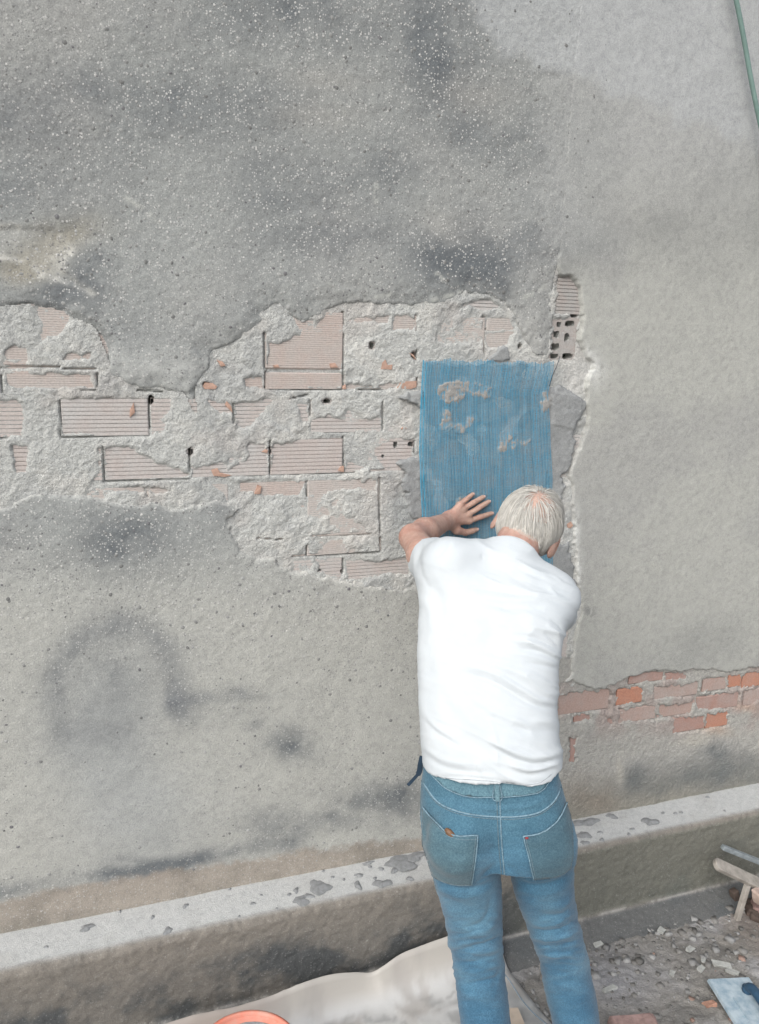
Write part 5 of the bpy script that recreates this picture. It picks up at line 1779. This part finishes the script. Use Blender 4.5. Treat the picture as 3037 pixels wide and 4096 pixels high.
b_.inputs['Sheen Weight'].default_value = 0.15
bump(nt_, b_, f_, 0.35, 0.0015)
jeans = mesh_obj('jeans', V, F, mj, person, True, tint=tJ)
JB = BVHTree.FromPolygons([Vector(v) for v in V], [tuple(f) for f in F.tolist()])


def hitj(px, py, lift=0.0, bvh=None):
    d = ray(px, py)
    d = d / np.linalg.norm(d)
    h = (bvh or JB).ray_cast(Vector(CAM), Vector(d))
    if h[0] is None: return None
    n = h[1]
    if n.dot(Vector(d)) > 0: n = -n
    return np.array(h[0] + n * lift), np.array(n)


def patch(name, poly, mat, lift, parent, step=5.0, thick=0.0022, tint=None, puff=0.0):
    """cloth patch lying on the jeans, cut from a photo-px polygon"""
    p = np.array(poly, float)
    gx = np.arange(p[:, 0].min(), p[:, 0].max() + step, step)
    gy = np.arange(p[:, 1].min(), p[:, 1].max() + step, step)
    X, Y = np.meshgrid(gx, gy, indexing='ij')
    sdv = sdpoly(X, Y, p)
    # snap outside verts near the border onto it
    ids = -np.ones(X.shape, int)
    V = []
    pts_ = np.concatenate([np.linspace(p[k], p[(k + 1) % len(p)], 12)[:-1] for k in range(len(p))])
    for i in range(X.shape[0]):
        for j in range(X.shape[1]):
            if sdv[i, j] < -step * 0.95: continue
            q = np.array((X[i, j], Y[i, j]))
            if sdv[i, j] < step * .3:
                q = pts_[np.argmin(((pts_ - q) ** 2).sum(1))]
            h = hitj(q[0], q[1], lift + puff * min(1, max(0, sdv[i, j]) / 40))
            if h is None: continue
            ids[i, j] = len(V)
            V.append(h[0])
    F = []
    for i in range(X.shape[0] - 1):
        for j in range(X.shape[1] - 1):
            q = (ids[i, j], ids[i, j + 1], ids[i + 1, j + 1], ids[i + 1, j])
            if min(q) >= 0: F.append(q)
    o = mesh_obj(name, V, F, mat, parent, True, tint=None if tint is None else np.tile(np.array(tint), (len(V), 1)))
    s = o.modifiers.new('thick', 'SOLIDIFY')
    s.thickness = thick
    s.offset = 0
    return o


def seam(name, pl, r, mat, parent, lift=0.001, n=60, bvh=None):
    P = spline(np.array(pl, float), n)
    H = [hitj(a, b, lift, bvh) for a, b in P]
    H = [h[0] for h in H if h is not None]
    if len(H) < 4: return
    V, F = tube(np.array(H), r, 6)
    return mesh_obj(name, V, F, mat, parent)


M_PATCH = mj
M_EDGE = simple_mat('worn_denim_edge', (0.22, 0.33, 0.40), .9, .2, 160, .4, .001, .1)
M_STIT = simple_mat('stitching', (0.17, 0.24, 0.28), .9, .2, 200, .4, .001, .1)
PKL = [(1696, 3226), (1730, 3268), (1766, 3309), (1803, 3336), (1845, 3345), (1909, 3342), (1903, 3400), (1896, 3460), (1887, 3533), (1850, 3535), (1812, 3532), (1770, 3520), (1736, 3503), (1707, 3460), (1697, 3400), (1694, 3330)]
PKR = [(2093, 3342), (2115, 3339), (2136, 3336), (2168, 3326), (2196, 3309), (2222, 3286), (2240, 3260), (2262, 3210), (2278, 3260), (2288, 3330), (2290, 3420), (2281, 3468), (2255, 3492), (2226, 3504), (2180, 3511), (2134, 3514), (2124, 3470), (2113, 3420), (2102, 3380)]
pl_ = patch('back_pocket', PKL, mj, 0.003, jeans, tint=(0.075, 0.14, 0.175), puff=.003)
pr_ = patch('back_pocket', PKR, mj, 0.003, jeans, tint=(0.062, 0.12, 0.155), puff=.003)
seam('pocket_hem', PKL[0:6], 0.0019, M_EDGE, pl_, 0.0048)
seam('pocket_edge', PKL[5:9], 0.0013, M_EDGE, pl_, 0.0044)
seam('pocket_edge', PKL[8:16] + PKL[:1], 0.0009, M_STIT, pl_, 0.0044)
seam('pocket_stitch', [(a - 9, b + 4) for a, b in PKL[5:9]], 0.0009, M_STIT, pl_, 0.0046)
seam('pocket_stitch', [(a + 2, b + 12) for a, b in PKL[0:6]], 0.0009, M_STIT, pl_, 0.0046)
seam('pocket_hem', PKR[0:8], 0.0019, M_EDGE, pr_, 0.0048)
seam('pocket_edge', [PKR[0]] + PKR[:14:-1], 0.0014, M_EDGE, pr_, 0.0044)
seam('pocket_stitch', [(a + 9, b + 4) for a, b in [PKR[0]] + PKR[:14:-1]], 0.0009, M_STIT, pr_, 0.0046)
M_TAB = simple_mat('red_tab', (0.30, 0.05, 0.06), .8)
patch('red_tab', [(2099, 3345), (2111, 3343), (2112, 3352), (2101, 3354)], M_TAB, 0.006, pr_, 3.0, .001)
YOKE = [(1694, 3132), (1754, 3209), (1839, 3248), (1924, 3263), (1999, 3267), (2075, 3266), (2166, 3245), (2220, 3200), (2248, 3142)]
seam('yoke_seam', YOKE, 0.0020, M_EDGE, jeans, 0.0006, 80)
seam('yoke_stitch', [(a, b + 9) for a, b in YOKE], 0.0009, M_STIT, jeans, 0.0006, 80)
CS = [(1996, 3190), (1998, 3266), (2003, 3375), (2015, 3502)]
seam('centre_seam', [(a + 4, b) for a, b in CS], 0.0018, M_EDGE, jeans, 0.0008)
seam('centre_stitch', [(a - 8, b) for a, b in CS], 0.0010, M_STIT, jeans, 0.0006)
wb_ = patch('waistband', [(1700, 3020), (1820, 3030), (1990, 3060), (2130, 3050), (2226, 3020), (2214, 3090), (2160, 3164), (2105, 3178), (2040, 3184), (1978, 3186), (1863, 3182), (1791, 3154), (1720, 3090)], mj, 0.003, jeans, 7.0, 0.003, tint=(0.10, 0.19, 0.235))
seam('waistband_edge', [(1720, 3090), (1791, 3155), (1863, 3183), (1978, 3187), (2040, 3185), (2105, 3179), (2160, 3165), (2214, 3092)], 0.0013, M_EDGE, wb_, 0.004, 70)
patch('belt_loop', [(1980, 3125), (1998, 3125), (1999, 3200), (1981, 3200)], mj, 0.0075, jeans, 4.0, .003, tint=(0.12, 0.21, 0.25))
seam('belt_loop_edge', [(1979, 3125), (1981, 3200), (1999, 3200), (1998, 3125)], 0.0012, M_EDGE, jeans, 0.008)
seam('side_seam', [(1688, 3120), (1684, 3250), (1688, 3380), (1712, 3480), (1748, 3560)], 0.0014, M_STIT, jeans, 0.001)

# ---- t-shirt
TOR = loft([(1706, 2232, 3210, -0.875, 0.138), (1696, 2240, 3120, -0.868, 0.136), (1690, 2246, 3030, -0.858, 0.134), (1681, 2241, 2930, -0.840, 0.134), (1674, 2226, 2800, -0.805, 0.135), (1669, 2228, 2680, -0.770, 0.137),
            (1668, 2240, 2580, -0.742, 0.137), (1674, 2258, 2480, -0.712, 0.134), (1686, 2272, 2400, -0.69, 0.128), (1724, 2250, 2330, -0.668, 0.116), (1800, 2190, 2270, -0.65, 0.096), (1905, 2130, 2228, -0.635, 0.072), (1960, 2105, 2205, -0.63, .06)], 2.4)
S0, S1 = pt(1800, 2272, -0.62), pt(1732, 2243, -0.43)
SL_AX = (S1 - S0) / np.linalg.norm(S1 - S0)
R0, R1 = pt(2216, 2410, -0.735), pt(2240, 2464, -0.50)
R_AX = (R1 - R0) / np.linalg.norm(R1 - R0)


HEMZ = pt(1975, 3148, -1.0)[2]
HEMC = pt(1975, 3148, -0.87)


def hem_z(P):
    x = (P[:, 0] - HEMC[0]) * BE[0] + (P[:, 1] - HEMC[1]) * BE[1]
    return HEMZ - 0.010 * sstep(.12, -.02, x) + 0.13 * np.minimum(x + .03, 0) + 0.004 * np.sin(x * 19 + .6) + 0.003 * np.sin(x * 43) - 0.012 * sstep(-0.02, 0.12, x) + 0.020 * sstep(.12, .2, x)


NAX = hp_(0, -0.03, -0.045) - NB
NAX /= np.linalg.norm(NAX)


def shirt_f(P):
    d = TOR(P)
    s = cap(P, S0, S1 + SL_AX * 0.1, 0.072, 0.075)
    s = np.maximum(s, (P - S1) @ SL_AX - 0.015)
    d = smin(d, s, 0.085)
    r = cap(P, R0, R1 + R_AX * .1, 0.061, 0.063)
    r = np.maximum(r, (P - R1) @ R_AX - 0.0)
    d = smin(d, r, 0.05)
    d = smin(d, cap(P, pt(1800, 2255, -0.61), NB, 0.062, 0.05), 0.05)
    d = smin(d, cap(P, NB, pt(2200, 2375, -0.70), 0.045, 0.06), 0.05)
    d = np.maximum(d, hem_z(P) - P[:, 2])
    # neck hole
    d = smin(d, cap(P, NB - NAX * 0.03, NB + NAX * 0.05, 0.078, 0.069), 0.03)
    d = smax(d, (P - NB) @ NAX - 0.020 + 0.18 * ((P - NB) @ BF), 0.004)
    nk = cap(P, NB + NAX * 0.012, NB + NAX * 0.2, 0.0625, 0.064)
    d = smax(d, -nk, 0.003)
    # hollow sleeve mouth
    sm = cap(P, S1 - SL_AX * 0.02, S1 + SL_AX * .12, 0.0665, 0.068)
    d = smax(d, -sm, 0.003)
    return d


lo = np.array((0.58, -1.15, 1.02))
hi = np.array((1.48, -0.25, 1.80))
V, F = sdf_mesh(shirt_f, lo, hi, 0.0045)
V = smooth_mesh(V, F, 1)
Nn = normals(V, F)
SW = [([(1885, 2352), (1990, 2362), (2100, 2376), (2140, 2386)], 10, -0.0045), ([(1900, 2382), (2010, 2396), (2150, 2402)], 12, 0.004), ([(1920, 2412), (2050, 2428), (2180, 2424)], 14, -0.0035), ([(1930, 2440), (2060, 2462), (2190, 2460)], 16, 0.003),
      ([(2060, 2540), (2150, 2556), (2238, 2596)], 9, -0.0055), ([(2050, 2560), (2150, 2580), (2236, 2620)], 9, 0.005), ([(2080, 2592), (2160, 2606), (2236, 2640)], 9, -0.005), ([(2040, 2610), (2150, 2630), (2232, 2662)], 10, 0.005),
      ([(2100, 2650), (2170, 2662), (2230, 2672)], 9, -0.005), ([(2205, 2478), (2240, 2505), (2262, 2545)], 7, -0.006), ([(2190, 2500), (2225, 2530), (2248, 2570)], 7, 0.005), ([(2180, 2530), (2215, 2560), (2240, 2590)], 6, -0.005),
      ([(1870, 2662), (1990, 2700), (2090, 2760), (2160, 2800), (2224, 2812)], 10, 0.007), ([(1860, 2690), (1990, 2735), (2080, 2790), (2150, 2824), (2222, 2832)], 11, -0.007), ([(1920, 2620), (2040, 2650), (2160, 2690), (2226, 2720)], 13, -0.004), ([(1900, 2640), (2020, 2672), (2140, 2720), (2224, 2752)], 11, 0.0035),
      ([(1790, 2720), (1820, 2790), (1880, 2870), (1980, 2960), (2060, 3010)], 26, 0.005), ([(1760, 2760), (1800, 2860), (1870, 2950), (1960, 3020)], 24, -0.003), ([(1900, 2800), (2000, 2860), (2120, 2890), (2230, 2880)], 16, 0.004), ([(1920, 2840), (2030, 2900), (2140, 2925), (2236, 2920)], 15, -0.004),
      ([(1960, 2960), (2060, 3010), (2150, 3030), (2243, 3010)], 12, 0.007), ([(1970, 2990), (2070, 3040), (2160, 3056), (2244, 3034)], 10, -0.008), ([(2040, 3060), (2140, 3080), (2235, 3050)], 9, 0.007), ([(2000, 3060), (2100, 3100), (2210, 3085)], 10, -0.005),
      ([(1705, 3020), (1760, 3060), (1860, 3085), (1960, 3090)], 11, -0.004), ([(1700, 2990), (1770, 3035), (1880, 3058)], 12, 0.004), ([(1910, 3050), (1930, 3100)], 8, 0.003), ([(1720, 3110), (1860, 3108), (1980, 3122), (2100, 3140), (2170, 3130)], 6, -0.0035), ([(1960, 2870), (1985, 2950), (1990, 3100)], 7, 0.002),
      ([(1800, 2168), (1790, 2200), (1760, 2240)], 10, -0.004), ([(1930, 2212), (1932, 2240)], 6, -0.003),
      ([(1690, 2160), (1680, 2220), (1690, 2300), (1715, 2350)], 10, -0.004), ([(1665, 2180), (1660, 2250), (1668, 2320)], 9, 0.004), ([(2040, 2250), (2110, 2290), (2170, 2320)], 8, -0.003), ([(1720, 2330), (1760, 2400), (1770, 2480)], 22, -0.005), ([(1690, 2390), (1720, 2440), (1730, 2520)], 16, 0.004),
      ([(1960, 2420), (1965, 2560), (1950, 2760)], 45, -0.006), ([(1700, 2560), (1720, 2700), (1720, 2880)], 26, -0.003), ([(1820, 2330), (1800, 2420), (1830, 2520)], 40, 0.004), ([(2120, 2440), (2140, 2520)], 36, 0.004), ([(1690, 2840), (1740, 2900), (1830, 2960)], 12, 0.003), ([(1690, 2870), (1750, 2930), (1840, 2985)], 11, -0.003)]
SW = [(pl, w, a * 0.8) for pl, w, a in SW]
V = px_disp(V, Nn, SW)
us, vs_ = proj(V)
rside = sstep(1850, 2150, us)
drape = fbm(us * .35 - vs_ * .15, vs_ * 1.5 - us * .55, 70, 635, 4, .55)
ridge = (1 - np.abs(fbm(us * .45 + vs_ * .1, vs_ * 1.6 - us * .75, 150, 637, 3, .5))) ** 5
V = V + Nn * ((0.001 + 0.0045 * rside) * (ridge - .3))[:, None]
V = V + Nn * ((0.0012 + 0.0028 * rside) * drape + 0.003 * fbm(us, vs_, 260, 636, 3))[:, None]
V = V + Nn * (0.0014 * fbm(V[:, 0] * 1.0 - V[:, 1], V[:, 2], 0.05, 631, 3))[:, None]
mt, nt_, b_ = new_mat('white_cotton')
co_ = obj_coord(nt_)
f_ = noise(nt_, co_, 500, 3, .6)
f2_ = noise(nt_, co_, 12, 5, .6)
nt_.links.new(ramp(nt_, f2_, [(.3, (0.50, 0.54, 0.565)), (.65, (0.53, 0.565, 0.585))]), b_.inputs['Base Color'])
b_.inputs['Roughness'].default_value = 0.9
b_.inputs['Specular IOR Level'].default_value = 0.1
bump(nt_, b_, f_, 0.25, 0.0008)
shirt = mesh_obj('t_shirt', V, F, mt, person, True)
SBV = BVHTree.FromPolygons([Vector(v) for v in V], [tuple(f) for f in F.tolist()])
# ribbed neckband
ring = []
nax = NAX
r1 = np.cross(nax, BF)
r1 /= np.linalg.norm(r1)
r2 = np.cross(nax, r1)
for a in np.linspace(0, 2 * math.pi, 60):
    q = NB + (r1 * math.cos(a) + r2 * math.sin(a)) * 0.0665
    ring.append(q + nax * (0.014 - 0.18 * float((q - NB) @ BF)))
V, F = tube(ring, 0.0055, 8, False)
mesh_obj('neckband', V, F, mt, shirt)
for dv in (0,):
    seam('hem_stitch', [(1722, 3098), (1790, 3112), (1864, 3118), (1973, 3126), (2106, 3140), (2165, 3128), (2205, 3098)], 0.0009, simple_mat('hem_thread', (.40, .43, .45), .9), shirt, 0.0002, 60, SBV)

# ---- hair: dense strands combed back from the crown
def skull_r(dirs):
    """surface of the cranium along directions (local head axes)"""
    r = np.array((0.080, 0.100, 0.096))
    return 1.0 / np.linalg.norm(dirs / r, axis=1)


HV, HFc, HTn = [], [], []
hb_ = 0
crown = head_dir(2160, 1972)
baldc = head_dir(2180, 2008)
nst = 24000
gold = rng.normal(size=(nst * 3, 3))
gold /= np.linalg.norm(gold, axis=1)[:, None]
# keep scalp: above ears, not the face
okk = (gold[:, 2] > -0.60) & (gold[:, 1] < 0.45 + 0.5 * gold[:, 2]) & ~((gold[:, 1] > -0.02) & (gold[:, 2] < 0.05))
gold = gold[okk]
bald = sstep(0.95, 0.52, np.arccos(np.clip(gold @ baldc, -1, 1)) + 0.12 * rng.normal(size=len(gold)))
gold = gold[rng.uniform(0, 1, len(gold)) > bald * 0.96][:nst]
cen = np.array((0, -0.006, 0.018))
away0 = gold - crown * (gold @ crown)[:, None]
e1_ = np.cross(crown, (0.3, 0.2, 0.9))
e1_ /= np.linalg.norm(e1_)
e2_ = np.cross(crown, e1_)
phi = np.arctan2(away0 @ e2_, away0 @ e1_)
rho = np.arccos(np.clip(gold @ crown, -1, 1))
clump = np.stack([vnoise(phi * 9, rho * 1.6, 1.0, 641) * .7 + .3 * vnoise(phi * 24, rho * 3, 1.0, 643), vnoise(phi * 6, rho * 2.5, 1.0, 642)], 1)
ns = 11
grav = np.array((HR @ -BZ, HF @ -BZ, HU @ -BZ))
grav /= np.linalg.norm(grav)
dirs = gold.copy()
lift = (0.004 + 0.009 * rng.uniform(0, 1, len(dirs)) ** 1.5) * (1.0 + 0.5 * clump[:, 0])
slen = rng.uniform(0.075, 0.12, len(dirs)) * (1 - 0.5 * sstep(-0.1, -0.55, gold[:, 2]))
pts_h = np.empty((len(dirs), ns, 3))
jit = 0.05 * rng.normal(size=dirs.shape)
for k in range(ns):
    rad = skull_r(dirs)
    grow = math.sin(min(1, k / 3) * math.pi / 2)
    pts_h[:, k] = cen + dirs * (rad + 0.0015 + lift * grow)[:, None]
    away = dirs - crown * (dirs @ crown)[:, None]
    away /= np.linalg.norm(away, axis=1)[:, None] + 1e-6
    fl = 0.75 * away + 0.75 * grav
    sidew = np.cross(dirs, away)
    fl = fl + sidew * (0.16 * clump[:, 1] + 0.18)[:, None] + jit
    fl -= dirs * (fl * dirs).sum(1)[:, None]
    fl /= np.linalg.norm(fl, axis=1)[:, None] + 1e-6
    stepk = slen / (ns - 1) / rad
    stop = sstep(-0.74, -0.60, dirs[:, 2])
    dirs = dirs + fl * (stepk * (0.25 + 0.75 * stop))[:, None]
    dirs /= np.linalg.norm(dirs, axis=1)[:, None]
W_ = HC + pts_h[..., 0:1] * HR + pts_h[..., 1:2] * HF + pts_h[..., 2:3] * HU
vw = W_ - CAM
Tn = np.gradient(W_, axis=1)
up_ = W_ - (HC + cen[0] * HR + cen[1] * HF + cen[2] * HU)
sd2 = np.cross(Tn, up_)
sd2 /= np.linalg.norm(sd2, axis=2)[..., None] + 1e-9
wd_ = 0.0008 * np.linspace(1, 0.35, ns)[None, :, None] * rng.uniform(.7, 1.3, (len(W_), 1, 1))
A_ = W_ - sd2 * wd_
B_ = W_ + sd2 * wd_
up_n = up_ / np.linalg.norm(up_, axis=2)[..., None]
C_ = W_ + up_n * wd_ * 0.8
n_ = len(W_)
VV = np.stack([A_, C_, B_], 2).reshape(-1, 3)
base_i = (np.arange(n_) * ns * 3)[:, None] + (np.arange(ns - 1) * 3)[None]
q1_ = np.stack([base_i, base_i + 3, base_i + 4, base_i + 1], -1).reshape(-1, 4)
q2_ = np.stack([base_i + 1, base_i + 4, base_i + 5, base_i + 2], -1).reshape(-1, 4)
hc = np.array((0.50, 0.49, 0.46))[None] * (0.72 + 0.45 * rng.uniform(0, 1, (n_, 1))) * (1 + 0.16 * clump[:, 0:1])
hc = hc * (1 - 0.12 * rng.uniform(0, 1, (n_, 1)) * np.array((0, 0.1, 0.4)))
mh, nt_, b_ = new_mat('grey_blond_hair')
at_ = N(nt_, 'ShaderNodeAttribute', attribute_name='tint')
nt_.links.new(at_.outputs['Color'], b_.inputs['Base Color'])
b_.inputs['Roughness'].default_value = 0.5
b_.inputs['Specular IOR Level'].default_value = 0.35
mesh_obj('hair', VV, np.concatenate([q1_, q2_]), mh, person, True, tint=np.repeat(hc, ns * 3, 0))

# ---- shoes
M_SHOE = simple_mat('brown_work_shoe', (0.12, 0.08, 0.055), .7, .15, 30, .3, .002, .3)
M_SOLE = simple_mat('shoe_sole', (0.05, 0.05, 0.05), .9)
for (lx, mpx) in ((0, pt(2005, 4740, -0.905)), (1, pt(2338, 4760, -0.905))):
    base = np.array((mpx[0], mpx[1], 0))
    gzv = float(ground_h(np.array([base[0]]), np.array([base[1]]))[0])
    dr = BF * .97 + BE * (0.25 if lx else -0.12)
    dr /= np.linalg.norm(dr)
    sdv_ = np.array((dr[1], -dr[0], 0))

    def shoe(P, base=base, dr=dr, sdv_=sdv_, gzv=gzv):
        heel, toe = base - dr * 0.05 + BZ * (gzv + 0.045), base + dr * 0.17 + BZ * (gzv + 0.04)
        d = cap(P, heel, toe, 0.042, 0.044)
        d = smin(d, cap(P, base + BZ * (gzv + .05), base + BZ * (gzv + 0.13), 0.048, 0.05), 0.04)
        return np.maximum(d, gzv + 0.012 - P[:, 2])
    V, F = sdf_mesh(shoe, base + np.array((-.3, -.3, gzv - .02)), base + np.array((.3, .3, gzv + .25)), 0.006)
    sh_ = mesh_obj('shoe', smooth_mesh(V, F, 1), F, M_SHOE, person, True)

    def sole(P, base=base, dr=dr, gzv=gzv):
        d = cap(P * (1, 1, 0), (base - dr * 0.052) * (1, 1, 0), (base + dr * 0.172) * (1, 1, 0), 0.046, 0.048)
        return np.maximum(d, np.abs(P[:, 2] - (gzv + 0.008)) - 0.014)
    V, F = sdf_mesh(sole, base + np.array((-.3, -.3, gzv - .04)), base + np.array((.3, .3, gzv + .06)), 0.006)
    mesh_obj('sole', V, F, M_SOLE, sh_, True)

# ---- strap hanging at the left hip and the tool end in the pocket
st = spline([pt(1690, 3025, -0.80), pt(1682, 3060, -0.80), pt(1676, 3092, -0.80), pt(1656, 3116, -0.80), pt(1632, 3142, -0.80)], 24)
V, F = [], []
for k, p in enumerate(st):
    w = 0.007 if k < 14 else 0.004
    tdir = st[min(k + 1, 23)] - st[max(k - 1, 0)]
    tdir /= np.linalg.norm(tdir)
    s_ = np.cross(tdir, FW)
    s_ /= np.linalg.norm(s_)
    V += [p - s_ * w, p + s_ * w, p + s_ * w + FW * .003, p - s_ * w + FW * .003]
F = [(4 * k + j, 4 * k + (j + 1) % 4, 4 * k + 4 + (j + 1) % 4, 4 * k + 4 + j) for k in range(23) for j in range(4)] + [(3, 2, 1, 0), (92, 93, 94, 95)]
mesh_obj('hip_strap', V, F, simple_mat('navy_strap', (0.02, 0.04, 0.065), .8), jeans, False)
h0 = hitj(1786, 3318, 0.006)
h1 = hitj(1822, 3356, -0.004)
if h0 and h1:
    V, F = tube([h0[0] * 1.0, h0[0] * .7 + h1[0] * .3, h1[0]], [0.004, 0.0085, 0.0075], 10)
    V = np.array(V)
    o = mesh_obj('tool_handle', V, F, simple_mat('brown_handle', (0.20, 0.11, 0.06), .5, .2, 120, .3, .001, .4), None)
    tag(o, 'rounded brown tip of a tool sticking out of the left back pocket', 'tool')
